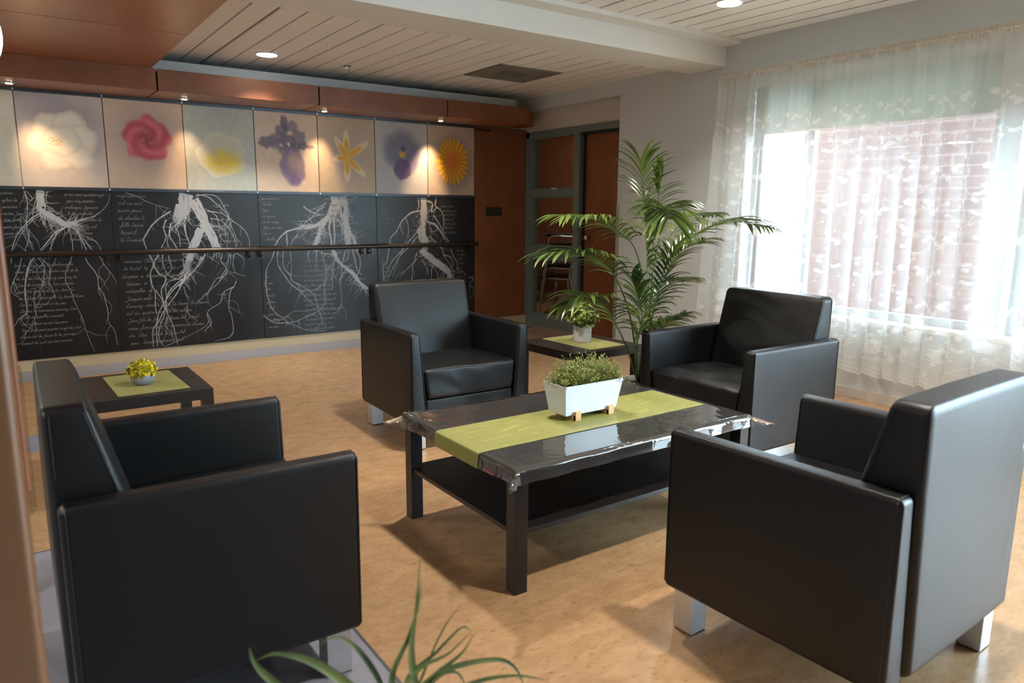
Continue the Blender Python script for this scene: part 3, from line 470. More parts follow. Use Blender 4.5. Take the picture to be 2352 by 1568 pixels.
# ================================================================== ART WALL
def U(nx=150, ny=180, w=.572, h=.693):
    x = np.linspace(0, w, nx); y = np.linspace(0, h, ny); return np.meshgrid(x, y)
rng = np.random.RandomState(4)
def fnoise(X, Y, s, seed=0, oct=3):
    r = np.random.RandomState(seed); out = np.zeros_like(X); amp = 1
    for o in range(oct):
        for k in range(5):
            a = r.rand()*2*PI; ph = r.rand()*2*PI; f = s*(2**o)*(.6+.8*r.rand())
            out += amp*np.sin((X*np.cos(a)+Y*np.sin(a))*f+ph+1.5*np.sin((Y*np.cos(a)-X*np.sin(a))*f*.7+ph*2))/5
        amp *= .5
    return out
def ell(X, Y, cx, cy, rx, ry, rot=0, soft=.25, wob=0, seed=1):
    c, s = math.cos(rot), math.sin(rot); dx = X-cx; dy = Y-cy
    u = (dx*c+dy*s)/rx; v = (-dx*s+dy*c)/ry; r = np.sqrt(u*u+v*v)
    if wob: r = r+wob*np.sin(np.arctan2(v, u)*5+seed)+wob*.6*np.sin(np.arctan2(v, u)*9+seed*2)
    return np.clip((1-r)/soft+.5, 0, 1)
def mixc(img, m, col, a=1.0):
    m = (m*a)[..., None]; return img*(1-m)+np.array(col, float)*m
def backdrop(X, Y, c, c2, seed):
    n = np.clip(.5+.45*fnoise(X, Y, 7, seed), 0, 1)[..., None]
    img = np.array(c, float)*(1-n)+np.array(c2, float)*n
    img *= 1+.025*fnoise(X, Y, 60, seed+3)[..., None]
    return img
def art(k):
    X, Y = U(); 
    if k == 0:
        return backdrop(X, Y, (186, 178, 158), (202, 196, 176), 9)
    if k == 1:
        i = backdrop(X, Y, (206, 190, 172), (188, 176, 168), 1)
        i = mixc(i, ell(X, Y, .16, .62, .35, .12, -.2, .9), (150, 140, 150), .55)
        i = mixc(i, ell(X, Y, .33, .40, .24, .22, 0, .5, .05), (150, 138, 140), .5)
        for n_, (cx, cy, rx, ry, ro) in enumerate([(.20, .45, .10, .10, 0), (.33, .47, .12, .10, .5), (.16, .34, .11, .09, .3), (.40, .36, .12, .12, 0), (.24, .22, .12, .09, .2), (.37, .24, .12, .09, -.4), (.28, .35, .13, .12, 0)]):
            e = ell(X, Y, cx, cy, rx, ry, ro, .12, .04, n_); e2 = ell(X, Y, cx, cy, rx*.9, ry*.9, ro, .5, .04, n_)
            i = mixc(i, e, (200, 184, 162), .75); i = mixc(i, e2, (232, 220, 200), .85)
        st = ell(X, Y, .235, .345, .05, .035, 0, .6)*(fnoise(X, Y, 240, 5) > .1); i = mixc(i, st, (196, 150, 92), .7); return i
    if k == 2:
        i = backdrop(X, Y, (198, 174, 150), (212, 186, 158), 2); i = mixc(i, ell(X, Y, .30, .40, .26, .26, 0, .7, .03), (150, 130, 128), .55)
        dx, dy = X-.30, Y-.40; r = np.hypot(dx, dy); th = np.arctan2(dy, dx)
        R0 = .188*(1+.06*np.sin(5*th+.4)+.05*np.sin(8*th+2)); m = np.clip((R0-r)/.03, 0, 1)
        sw = .5+.5*np.sin(r*150+2.0*th+1.6*np.sin(3*th)+.8*fnoise(X, Y, 22, 7)); lay = np.clip(.5+.5*np.sin(r*62-3*th+fnoise(X, Y, 20, 6)), 0, 1)
        inner = np.clip(1-r/.10, 0, 1)
        col = (np.array([206, 92, 96])[None, None]*(1-lay[..., None]*.55)+np.array([150, 30, 46])[None, None]*lay[..., None]*.55)
        col = col*(1-.32*(sw*inner)[..., None]) + np.array([20, 0, 4])*inner[..., None]
        col = col*(1-.25*inner[..., None])
        return i*(1-m[..., None]*.93)+col*m[..., None]*.93
    if k == 3:
        i = backdrop(X, Y, (170, 172, 160), (190, 192, 180), 3)
        o = ell(X, Y, .29, .30, .20, .185, .3, .05, .05, 3); inn = ell(X, Y, .29, .30, .19, .175, .3, .6, .05, 3)
        i = mixc(i, o, (206, 204, 184), .8); i = mixc(i, ell(X, Y, .30, .33, .16, .15, .2, .8), (182, 178, 148), .6)
        b = ell(X, Y, .31, .24, .13, .09, 0, .9, .05, 2)*np.clip(.75+.4*fnoise(X, Y, 70, 3), 0, 1); i = mixc(i, b, (226, 190, 30), 1); return i
    if k == 4:
        i = backdrop(X, Y, (208, 184, 158), (214, 192, 168), 4)
        P = [(.24, .54, .06, .05, .3), (.27, .60, .035, .07, .2), (.34, .58, .05, .05, 0), (.22, .46, .10, .06, .2), (.10, .43, .07, .05, .1), (.17, .42, .08, .045, -.4), (.39, .48, .07, .07, .5), (.43, .41, .05, .03, .1), (.50, .405, .04, .018, 0), (.28, .43, .09, .07, 0), (.33, .37, .07, .06, .3), (.29, .36, .08, .05, 0)]
        for n_, (cx, cy, rx, ry, ro) in enumerate(P):
            i = mixc(i, ell(X, Y, cx, cy, rx, ry, ro, .4, .09, n_*1.7), [(104, 92, 110), (88, 74, 98), (122, 108, 122)][n_ % 3], .72)
        i = mixc(i, ell(X, Y, .33, .22, .115, .16, .15, .22, .04, 2), (134, 112, 142), .85); i = mixc(i, ell(X, Y, .345, .27, .06, .08, 0, .9), (208, 172, 150), .75); i = mixc(i, ell(X, Y, .35, .10, .05, .05, 0, .6), (120, 92, 140), .7)
        i = mixc(i, ell(X, Y, .30, .42, .012, .02, .3, .5), (220, 200, 176), .9); i = mixc(i, ell(X, Y, .23, .41, .012, .02, .9, .5), (220, 200, 176), .8); return i
    if k == 5:
        i = backdrop(X, Y, (200, 178, 148), (190, 168, 140), 5); i = mixc(i, ell(X, Y, .30, .33, .24, .26, 0, .8), (160, 142, 132), .5); c0 = (.285, .325)
        for n_, (a, L) in enumerate([(92, .255), (122, .22), (36, .27), (186, .14), (-92, .22), (-42, .24)]):
            a = math.radians(a); cx, cy = c0[0]+math.cos(a)*L*.5, c0[1]+math.sin(a)*L*.5
            i = mixc(i, ell(X, Y, cx, cy, L*.52, .034, a, .2), (226, 206, 170), .8)
            cx, cy = c0[0]+math.cos(a)*L*.33, c0[1]+math.sin(a)*L*.33
            i = mixc(i, ell(X, Y, cx, cy, L*.36, .027, a, .4), (214, 158, 22), .95)
        return i
    if k == 6:
        i = backdrop(X, Y, (188, 184, 182), (178, 176, 180), 6); i = mixc(i, ell(X, Y, .29, .43, .19, .17, 0, .6, .04, 4), (112, 112, 134), .85)
        i = mixc(i, ell(X, Y, .20, .38, .10, .13, .2, .5), (120, 122, 140), .5); i = mixc(i, ell(X, Y, .39, .33, .08, .14, -.3, .5), (128, 118, 150), .7)
        i = mixc(i, ell(X, Y, .29, .24, .095, .10, 0, .18, .04, 1), (104, 82, 128), .92); i = mixc(i, ell(X, Y, .29, .39, .035, .04, 0, .4), (212, 160, 60), .95); i = mixc(i, ell(X, Y, .30, .44, .03, .03, 0, .7), (80, 72, 104), .8); return i
    i = backdrop(X, Y, (192, 172, 150), (178, 160, 148), 8); i = mixc(i, ell(X, Y, .30, .33, .24, .27, 0, .5), (136, 112, 104), .6)
    dx, dy = (X-.30)/.205, (Y-.34)/.245; r = np.hypot(dx, dy); th = np.arctan2(dy, dx)
    pet = .93+.07*np.cos(th*22+np.sin(th*3)); m = np.clip((pet-r)/.04, 0, 1)
    rad = .5+.5*np.cos(th*22+np.sin(th*3)); col = np.array([232, 168, 26])[None, None]*(.82+.18*rad[..., None])
    red = np.clip(1.25-r*2.0, 0, 1)[..., None]; col = col*(1-red*.8)+np.array([214, 98, 24])*red*.8
    cc = np.clip(1-np.abs(r-.12)/.06, 0, 1)[..., None]; col = col*(1-.3*cc)+np.array([222, 150, 40])*.3*cc
    return i*(1-m[..., None])+col*m[..., None]
AL = ['blank pale cream art panel at the far left end of the picture row', 'square picture of a large white rose, second from the left', 'square picture of a red rose on a beige ground', 'square picture of a white flower with a yellow heart on grey green', 'square picture of a dark purple iris', 'square picture of a yellow six pointed star lily', 'square picture of a blue and purple pansy', 'square picture of an orange gerbera daisy beside the wood panel']
AX = [-.392, .186, .764, 1.347, 1.927, 2.501, 3.07, 3.646, 4.205]
def s2l(a):
    a = np.clip(a/255., 0, 1); return np.where(a <= .04045, a/12.92, ((a+.055)/1.055)**2.4)
for k in range(8):
    xa, xb = AX[k]+.0035, AX[k+1]-.0035; h0, h1 = 1.426, 2.117; nx, ny = 150, 180
    img = s2l(art(k)); X, Y = np.meshgrid(np.linspace(xa, xb, nx), np.linspace(h0, h1, ny))
    co = np.stack([X, np.full_like(X, 6.728), Y], -1).reshape(-1, 3)
    idx = np.arange(nx*ny).reshape(ny, nx)
    q = np.stack([idx[:-1, :-1], idx[:-1, 1:], idx[1:, 1:], idx[1:, :-1]], -1).reshape(-1, 4)
    # backing gives the panel its thickness
    n0 = nx*ny; bc = np.array([[xa, 6.728, h0], [xb, 6.728, h0], [xb, 6.728, h1], [xa, 6.728, h1], [xa, 6.749, h0], [xb, 6.749, h0], [xb, 6.749, h1], [xa, 6.749, h1]])
    sides = np.array([[0, 4, 5, 1], [1, 5, 6, 2], [2, 6, 7, 3], [3, 7, 4, 0], [4, 7, 6, 5]])+n0
    me = bpy.data.meshes.new('art_panel'); me.from_pydata(np.concatenate([co, bc]).tolist(), [], np.concatenate([q, sides]).tolist())
    at = me.color_attributes.new('paint', 'FLOAT_COLOR', 'POINT')
    colr = np.ones((n0+8, 4)); colr[:n0, :3] = img.reshape(-1, 3); colr[n0:, :3] = .05; at.data.foreach_set('color', colr.ravel()); me.materials.append(M['paint'])
    o = bpy.data.objects.new('flower_picture' if k else 'blank_picture', me); C.objects.link(o); tag(o, AL[k], 'picture')
# ---- black boards with printed roots and handwriting
BX = [-1.4, .764, 1.927, 3.07, 4.205]
BL = ['black board with a branching grey root print at the left end of the wall', 'black board with a wide dense grey root print, second from the left', 'black board with a root print whose thin roots loop like a bowl', 'black board with a root print behind the far armchair, next to the wood panel']
def ribbon(bm, pts, w0, w1, y, jit=0, rr=None, k=5):
    P = catmull([(p[0], 0, p[1]) for p in pts], k); n = len(P); L = None
    for i, p in enumerate(P):
        t = (P[min(i+1, n-1)]-P[max(i-1, 0)]); t = t.normalized() if t.length > 1e-9 else Vector((0, 0, 1))
        s = Vector((t.z, 0, -t.x)); w = (w0+(w1-w0)*i/(n-1))*.5
        if rr: w *= 1+jit*(rr.random()-.5)
        a = bm.verts.new((p.x+s.x*w, y, p.z+s.z*w)); b = bm.verts.new((p.x-s.x*w, y, p.z-s.z*w))
        if L: 
            f = bm.faces.new((L[0], L[1], b, a))
            
        L = (a, b)
    return P
FONT = dict(a="0,2 6,9 2,9 1,4 3,0 6,9 6,2 8,0 10,2", b="0,2 4,14 3,20 1,16 2,3 4,0 7,3 6,8 10,8", c="0,2 6,8 4,10 1,5 3,0 8,2", d="0,2 5,9 2,9 1,3 3,0 7,6 6,16 2,20 -2,18|6,2 9,2", e="0,2 5,6 4,10 1,7 2,0 7,2", f="0,2 5,12 6,20 4,20 2,0 0,-9 -2,-8 3,2 8,2",
 g="0,2 6,9 2,9 1,4 3,1 6,9 5,-6 1,-9 1,-5 9,2", h="0,2 4,16 3,20 2,14 1,0|1,4 4,9 6,8 6,1 9,2", i="0,2 3,9 3,1 6,2|4,14 5,15", j="0,2 3,9 2,-7 -1,-8 5,2", l="0,2 4,14 4,20 2,18 2,2 6,2", m="0,2 2,9 2,0|2,5 5,9 6,8 6,0|6,5 9,9 10,8 10,1 13,2", n="0,2 2,9 2,0|2,5 5,9 6,8 6,1 9,2",
 o="0,2 5,9 2,8 1,3 3,0 6,4 5,8 9,8", p="0,2 3,10 1,-9|2,5 5,10 7,6 4,1 9,2", q="0,2 6,9 2,9 1,4 3,1 6,9 5,-9|5,0 9,2", r="0,2 3,10 5,8 4,1 8,2", s="0,2 4,11 5,4 3,0 1,1|5,2 8,2", t="0,2 4,16 3,2 7,2|1,11 7,12", u="0,2 2,9 2,1 4,0 6,8|6,9 6,1 9,2", v="0,2 2,9 3,0 6,9 9,8", x="0,2 3,9 5,0 8,2|7,9 1,0", y="0,2 2,9 3,2 6,8|6,9 5,-7 1,-9 9,2", z="0,8 5,9 1,0 7,1",
 L="0,4 6,18 8,20 5,20 3,3 0,1 3,0 11,3", C="9,17 7,20 3,15 1,7 4,0 10,3", D="4,18 3,2 1,1 6,0 11,7 8,17 1,18 -2,15", J="0,16 10,19|7,19 5,-5 0,-8 0,-4 9,2", M="0,0 3,17 5,4 9,18 9,2 12,2", P="3,0 4,18|0,14 5,20 10,15 5,9|6,2 9,2")
def write(bm, text, x, z, h, rr, xmax, wd=.0026):
    s = h/10.
    for ch in text:
        if x > xmax: break
        if ch == ' ': x += 7*s; continue
        if ch in ",.": ribbon(bm, [(x, z), (x+s, z-s*2)], wd, wd, 6.7278, k=2); x += 4*s; continue
        g = FONT.get(ch, FONT['e']); mx_ = 0; jy = (rr.random()-.5)*s*1.2
        for st in g.split('|'):
            pts = []
            for q in st.split():
                a, b = q.split(','); a = float(a); b = float(b); mx_ = max(mx_, a); pts.append((x+(a+b*.32)*s*1.15, z+b*s+jy))
            ribbon(bm, pts, wd*(.7+.6*rr.random()), wd*.8, 6.7278, k=3)
        x += mx_*s*1.15
LINES = [
 # board, x0, xmax, top z, spacing, letter height, lines
 (0, .03, .36, 1.372, .050, .013, ["ustome.", "eglise de", "paroisse", "maitre Jean", "hier le mil", "entre femme", "Taxes du m"]),
 (0, .44, .745, 1.372, .050, .013, ["et six cent quattrevingt", "par moy prestre", "soubsigne. Jeannois", "le dit. ensevelie", "et Pierre. deuxieme du", "Chambre. du mil", "chez. maraine.", "habitant. Lad"]),
 (0, .06, .745, .83, .0505, .013, ["hier du moyse de Charlesbourg du", "L'an mil six cent quatre vingt et de", "du dit de Charlesbourg par moy de", "Jean de vintieme En l'an pattern", "garcons de Chambre du choix Le", "ne de l'an Damoiselle Cy devant L'an", "Canare habitant et du par", "Cloitre de marraine parmoy Lan", "le dit interpellez suivant", "mil abitant Saint Laurans", "Pierre de cent quatre vingt du Lan", "marie dit du faire le du janvier", "vivant du mil six cent quatre"]),
 (1, .80, 1.14, 1.365, .060, .017, ["vingtseptiesme", "mil six cent", "pierre jaune", "de charles le", "fille Casim", "huppe L", "De Dimanch"]),
 (1, 1.02, 1.14, 1.365, .060, .017, []),
 (1, 1.58, 1.91, 1.30, .062, .016, ["et jean", "Du", "de cax", "mendre.", "vingt dix", "x  may six"]),
 (1, .80, 1.91, .835, .062, .016, ["marcinne  Clothe  du l'heure", "de Michel  hy  et la Le mine", "Le prem  a  l'assemblee vigneur", "Destran  et  x", "interpelles  su  p  ", "Jacques Band            p p", "Lamsing  ieme Du moys Du l'anne Du L'anne", "mil six  quatre vingt Du dit Inhume", "Jean fils de Jaques gelinau dit Jaquel", "neveu  femme dans Le cimetiere de La par", "cha  Char.  Dad de de Jean Mil", "nous   Lenant presence L'anl."]),
 (2, 1.95, 2.30, 1.36, .052, .015, ["garemesse a", "Clauder", "Dans", "de quare", "ne du moys", "faire au deu", "La m", "Charles"]),
 (2, 2.60, 3.05, 1.31, .050, .013, ["nange", "Dulac", "la fille", "et Demande"]),
 (2, 2.30, 3.05, .79, .046, .0125, ["moy au presence dans ville", "marie Dudit du moy du mille", "Chapelle de deux Du Dunange", "Le dit six cent de Marraine", "et en Lan sept Darbre de", "L'an Dit vingt et un pr", "de femme Dudit sont de La", "fils de Laurent Charles nom", "et nous Demande du moyen le", "de Lan mil six cent vieux", "par nous Lamant Des Dune", "present le Parrain du x moy", "De Jacques de la grande ne", "L'enfant de ce jour nous", "de Charlesbourg de nostre"]),
 (2, 1.96, 2.28, .66, .058, .013, ["ve", "nous", "She", "mis fi", "femme", "de fi", "jour dix", "Lamsing", "en nous"]),
 (3, 3.80, 4.19, 1.31, .045, .012, ["femme mil six", "par moy prestre", "enfans fille de", "la femme. Le", "et maitre. Jean", "grand dad et", "ligne et Jeanne"]),
 (3, 3.12, 3.50, 1.28, .046, .012, ["et milieu", "fille au", "et si demoy", "nous la"]),
 (3, 3.98, 4.19, .85, .046, .012, ["de moys", "par moy", "Le fils", "et dans", "Jeanne", "de Lan", "maria", "de six"]),
 (3, 3.10, 3.40, .80, .046, .012, ["jour du x", "baptise", "Marie du", "est pere", "nous de", "Lan mil", "et vingt", "Du Jean"]),
]
for k in range(4):
    xa, xb = BX[k]+.0015, BX[k+1]-.0015
    o = tag(obj('root_board', bbox_bev([(xa, xb, 6.729, D-.001, .094, 1.399)], .0015), M['board']), BL[k], 'wall board')
    rr = random.Random(10+k); bm = bmesh.new()
    for ln in ROOTS[k]:
        w = ln[0]/1000; pts = [(ln[i]/1000, ln[i+1]/1000) for i in range(1, len(ln), 2)]
        pts = [(x, min(z, 1.398)) for x, z in pts]
        big = w > .02
        if big:
            # a thick root is a bundle of many wandering strands
            P = [Vector((p.x, 0, p.z)) for p in catmull([(p[0], 0, p[1]) for p in pts], 5)]; n_ = len(P); ns = int(w/.0038)+4
            for s_ in range(ns):
                off = rr.uniform(-.5, .5)*w; ph = rr.random()*6; st = []
                for i_ in range(n_):
                    tg = (P[min(i_+1, n_-1)]-P[max(i_-1, 0)]).normalized(); sd = Vector((tg.z, 0, -tg.x)); taper = 1-.35*i_/n_
                    o_ = off*taper+math.sin(i_*.45+ph)*.010*(.4+i_/n_)+rr.uniform(-.003, .003)+off*.5*max(0, i_/n_-.6); st.append((P[i_].x+sd.x*o_, min(1.398, P[i_].z+sd.z*o_)))
                a_ = rr.randrange(0, max(1, n_//5)) if rr.random() < .3 else 0; b_ = n_-(rr.randrange(0, max(1, n_//4)) if rr.random() < .4 else 0)
                if b_-a_ < 3: continue
                st = st[a_:b_]; tail = []
                if rr.random() < .7:
                    dx, dz = st[-1][0]-st[-3][0], st[-1][1]-st[-3][1]; an = math.atan2(dz, dx); px, pz = st[-1]; L_ = rr.uniform(.008, .022)
                    for q_ in range(rr.randrange(3, 8)):
                        an += rr.uniform(-.35, .35)+(off/w)*.12; px += math.cos(an)*L_; pz += math.sin(an)*L_
                        if not (xa+.005 < px < xb-.005 and .1 < pz < 1.397): break
                        tail.append((px, pz))
                w_ = rr.uniform(.006, .014); y_ = 6.7286-rr.random()*.0003; ribbon(bm, st, w_, .006, y_, .6, rr, 2)
                if len(tail) > 1: ribbon(bm, [st[-1]]+tail, .006, .0018, y_, .3, rr, 2)
        else: P = ribbon(bm, pts, w*1.1, w*.5, 6.7284-rr.random()*.0004, .5, rr, 5)
        nb = int(len(P)*(.9 if big else .15))
        for _ in range(nb*(2 if big else 1)):
            p = P[rr.randrange(len(P))]; a = rr.uniform(-2.6, -.5) if not big else rr.uniform(-3.4, .3)
            L = rr.uniform(.03, .18); q = [(p.x, p.z)]
            for s_ in range(4):
                a += rr.uniform(-.6, .6); q.append((q[-1][0]+math.cos(a)*L/4, q[-1][1]+math.sin(a)*L/4))
            if all(xa+.005 < u < xb-.005 and .1 < v < 1.397 for u, v in q): ribbon(bm, q, .0036 if big else .0024, .001, 6.7286, k=3)
    obj('root_print', bm, M['print'], o)
    bm = bmesh.new()
    for (bk, x0, xm, zt, sp, h, L) in LINES:
        if bk != k: continue
        for i, t in enumerate(L): write(bm, t, x0+rr.random()*.02, zt-.01-sp*i+rr.uniform(-.003, .003), h, rr, xm)
    obj('handwriting', bm, M['ink'], o)
    bm = bmesh.new()
    for sx in ((1.347, 2.501, 3.646) if k else (.186,)):
        if xa < sx < xb: box(bm, sx-.0012, sx+.0012, 6.7283, 6.729, .096, 1.397)
    obj('panel_joint', bm, M['floordark'], o)
# ================================================================== ARMCHAIRS
def armchair(name='armchair', seed=0):
    t = empty(name); w, d, zb, za, zk = .738, .689, .136, .636, .845
    hw, hd = w/2, d/2
    for s in (-1, 1):
        tt, tb = .056, .098      # arm thickness at top / bottom; the inner side slopes
        hx, hy, hz = tb/2, hd-.006, (za-zb)/2
        def warp(p, s=s):
            zf = (p[2]+hz)/(2*hz); th = tb+(tt-tb)*zf; k = (p[0]*s+tb/2)/tb   # 0 inner, 1 outer
            x = s*(hw-th*(1-k)); bow = .003*(1-(p[1]/hy)**2)*(1-(2*zf-1)**2)
            return (x+s*bow*(k > .5), p[1]-.004, p[2]+hz+zb)
        bm = bmesh.new(); rbox(bm, hx, hy, hz, .018, 4, (2, 8, 6), warp)
        arm = obj('armrest', bm, M['leather'], t, smooth=True)
        for yy in (-hd+.010, hd-.022):
            bm = bmesh.new()
            xo = s*(hw+.0004); zi = [zb+.02+(za-zb-.032)*i/8 for i in range(9)]
            tube(bm, [(xo, yy, z) for z in zi]+[(s*(hw-.012), yy, za+.0004), (s*(hw-tt+.012), yy, za+.0004)]+[(s*(hw-(tb+(tt-tb)*(z-zb)/(za-zb))-.0004), yy, z) for z in reversed(zi)], .0017, 5)
            obj('seam', bm, M['stitch'], arm)
    # backrest
    xi = hw-.056; bt, ba = .092, .150
    hy, hz = .12, (zk-.15)/2
    def warpb(p):
        z = p[2]+hz+.15; k = (p[1]+hy)/(2*hy)       # 0 front, 1 rear
        th = bt+(ba-bt)*(zk-z)/(zk-za); th = min(th, .27); rear = hd+.004
        puff = -.010*max(0, 1-(p[0]/xi)**4)*max(0, math.sin(PI*min(1, max(0, (z-.42)/(zk-.42)))))*(k < .5)
        wr = .0022*noise.noise(Vector((p[0]*9+seed, z*7, seed*3.1)))*(k < .5)
        bowr = .006*(1-(p[0]/xi)**2)*(1-((z-.5)/.36)**2)*(k > .5)
        yy = rear-th*(1-k)
        zlift = .003*(1-(p[0]/xi)**2)*(z > zk-.03)
        return (p[0]*(1-(.02 if z > za else .02+.09*(za-z)/.5)), yy+puff+wr+bowr, z+zlift)
    bm = bmesh.new(); rbox(bm, xi, hy, hz, .027, 5, (18, 2, 20), warpb)
    bk = obj('backrest', bm, M['leather'], t, smooth=True)
    for s in (-1, 1):
        for k in (0, 1):
            bm = bmesh.new(); pts = []
            for i in range(9):
                z = .45+(zk-.017-.45)*i/8; th = min(bt+(ba-bt)*(zk-z)/(zk-za), .27); xx = xi*(1-(.02 if z > za else .02+.09*(za-z)/.5))
                if k and z < .64: continue
                pts.append((s*(xx+.0004), hd+.004-(th-.016 if k == 0 else .016), z))
            tube(bm, pts, .0017, 5); obj('seam', bm, M['stitch'], bk)
    # seat cushion
    cw, z0, z1 = .268, .278, .437; hy = .245
    def warps(p):
        u, v = p[0]/cw, p[1]/hy; zf = (p[2]+(z1-z0)/2)/(z1-z0)
        wide = cw+.022*zf
        top = .012*(1-u**4)*(1-v**4)*(zf > .5)
        n1 = noise.noise(Vector((p[0]*7+seed*5, p[1]*7, 3))); n2 = noise.noise(Vector((p[0]*18+seed, p[1]*5+p[2]*12, 9+seed)))
        wr = (.006*n1+.0025*n2)*(zf > .5)
        fr = (-.004*(1-u**2)+.005*noise.noise(Vector((p[0]*11+p[2]*9, p[2]*10+seed, 1))))*(p[1] < -hy*.9)
        return (u*wide, p[1]-.095+fr, z0+(z1-z0)*zf+top+wr-.006*(v > 0)*v)
    bm = bmesh.new(); rbox(bm, cw, hy, (z1-z0)/2, .016, 4, (22, 18, 6), warps)
    st = obj('seat_cushion', bm, M['leather'], t, smooth=True)
    bm = bmesh.new(); tube(bm, [(-.27+.54*i/12, -.3385-.003*(1-(i/6-1)**2), z1-.0125+.0015*math.sin(i*2+seed)) for i in range(13)], .0017, 5); obj('seam', bm, M['stitch'], st)
    bm = bmesh.new(); rbox(bm, .274, .31, .066, .01, 3, (4, 4, 1), lambda p: (p[0], p[1]-.02, p[2]+.208)); obj('seat_base', bm, M['leather'], t, smooth=True)
    for sx in (-1, 1):
        for sy in (-1, 1):
            cx, cy = sx*(hw-.060), sy*(hd-.065)
            lg = obj('leg', bbox_bev([(cx-.035, cx+.035, cy-.035, cy+.035, .004, .142)], .002), M['alu'], t)
            obj('foot_pad', B((cx-.031, cx+.031, cy-.031, cy+.031, 0, .0045)), M['rubber'], lg)
    return t
CH = [(2.062, 3.657, -.021, 'black leather armchair standing in front of the root boards, facing the camera'),
      (3.138, 2.410, -1.586, 'black leather armchair in front of the lace curtain, right of the palm'),
      (.386, 2.108, 1.557, 'black leather armchair at the lower left, seen from its side, near the left side table'),
      (1.959, 1.106, -3.105, 'large black leather armchair at the lower right, its back turned to the camera')]
for i, (x, y, a, lb) in enumerate(CH):
    o = armchair(seed=i*1.7+.3); o.location = (x, y, 0); o.rotation_euler = (0, 0, a); tag(o, lb, 'armchair', 'black leather armchairs around the coffee table')
# ================================================================== TABLES
def table(name, x0, x1, y0, y1, h, th, leg, lab, rz=0, shelf=None, mb='blackwood'):
    cx, cy = (x0+x1)/2, (y0+y1)/2; a, b = (x1-x0)/2, (y1-y0)/2
    t = empty(name, (cx, cy, 0), rz); tag(t, lab, 'table')
    obj('tabletop', bbox_bev([(-a, a, -b, b, h-th, h)], .0015), M[mb], t)
    for sx in (-1, 1):
        for sy in (-1, 1):
            obj('leg', bbox_bev([(min(sx*a, sx*(a-leg)), max(sx*a, sx*(a-leg)), min(sy*b, sy*(b-leg)), max(sy*b, sy*(b-leg)), 0, h-th)], .0015), M[mb], t)
    if shelf: obj('shelf', bbox_bev([(-a+.008, a-.008, -b+.008, b-.008, shelf-.017, shelf)], .001), M[mb], t)
    return t
table('coffee_table', 1.300, 2.492, 1.832, 2.625, .438, .05, .052, 'black brown coffee table with a lower shelf in the middle of the armchairs', shelf=.222)
table('side_table', .198, .750, 3.490, 4.050, .45, .05, .05, 'square black side table at the left carrying the yellow green plant')
table('side_table', 2.676, 3.232, 3.200, 3.752, .45, .05, .05, 'square black side table between the two far armchairs beside the palm', rz=.04)
# plastic film draped over the coffee table
def film_cover():
    x0, x1, y0, y1, z = 1.298, 2.494, 1.830, 2.627, .4405
    bm = bmesh.new(); nx, ny = 48, 32; rr = random.Random(3); g = []
    ex = 5   # rings hanging down outside each side
    def pos(i, j):
        u = i/nx; v = j/ny; x = x0+(x1-x0)*min(1, max(0, u)); y = y0+(y1-y0)*min(1, max(0, v)); zz = z+.0008*noise.noise(Vector((x*6, y*6, 0)))
        ox = max(0, -i, i-nx); oy = max(0, -j, j-ny); sx = -1 if i < 0 else 1; sy = -1 if j < 0 else 1
        drop = .046+.012*noise.noise(Vector((x*4, y*4, 2)))
        if ox and oy:      # corner: the film stands out as a folded point
            k = max(ox, oy)/ex; m_ = min(ox, oy)/ex
            out = .010*k+.062*m_; x += sx*out*(ox/ex if ox < oy else 1); y += sy*out*(oy/ex if oy < ox else 1)
            zz -= drop*k*(1-.25*m_)+.004*math.sin(9*(ox-oy))
            return (x, y, zz)
        k = max(ox, oy)/ex
        if k:
            wv = .004*math.sin((x+y)*31)+.007*noise.noise(Vector((x*11, y*11, 5)))
            o_ = .004+(.006+wv)*k
            if ox: x += sx*o_
            else: y += sy*o_
            zz -= drop*k
        if u < .12 and v > .62 and not (ox or oy): zz += .012*max(0, (.12-u)/.12)*max(0, (v-.62)/.38)*(1+.6*noise.noise(Vector((x*25, y*25, 1))))
        elif (i < 0 and v > .75) or (j > ny and u < .1): zz += .012*(1-k)
        return (x, y, zz)
    V = {}
    for i in range(-ex, nx+ex+1):
        for j in range(-ex, ny+ex+1): V[i, j] = bm.verts.new(pos(i, j))
    for i in range(-ex, nx+ex):
        for j in range(-ex, ny+ex): bm.faces.new((V[i, j], V[i+1, j], V[i+1, j+1], V[i, j+1]))
    return bm
tag(obj('plastic_tablecover', film_cover(), M['film'], smooth=True), 'clear glossy plastic film covering the coffee table top with folded corners', 'table cover')
tag(obj('red_sticker', bbox_bev([(1.2935, 1.2975, 1.955, 2.02, .386, .394)], .001), mat('red_tape', (190, 20, 50), .4)), 'tiny red tab under the plastic film at the front left table edge', 'sticker')
# green runner
bm = bmesh.new(); prof = [(2.456, .4432), (1.31, .4432)]+[(1.296-.006*math.sin(a)+.0, .4432-.010*(1-math.cos(a))-.002) for a in (.3, .7, 1.1, 1.5)]+[(1.287, .41), (1.286, .386)]
def runner_profile():
    rows = []
    for (x, z) in prof: rows.append((x, z))
    return rows
ya, yb = 2.043, 2.352
up = [[bm.verts.new((x, y, z)) for y in (ya, yb)] for x, z in prof]
n = len(prof); lo = []
for i, (x, z) in enumerate(prof):
    dx, dz = (0, -.0013) if i < 2 else ((.0013, 0) if i >= n-2 else (.0008, -.0010)); lo.append([bm.verts.new((x+dx, y, z+dz)) for y in (ya, yb)])
for i in range(n-1):
    bm.faces.new((up[i][0], up[i][1], up[i+1][1], up[i+1][0])); bm.faces.new((lo[i][0], lo[i+1][0], lo[i+1][1], lo[i][1]))
    for k in (0, 1): bm.faces.new((up[i][k], up[i+1][k], lo[i+1][k], lo[i][k]))
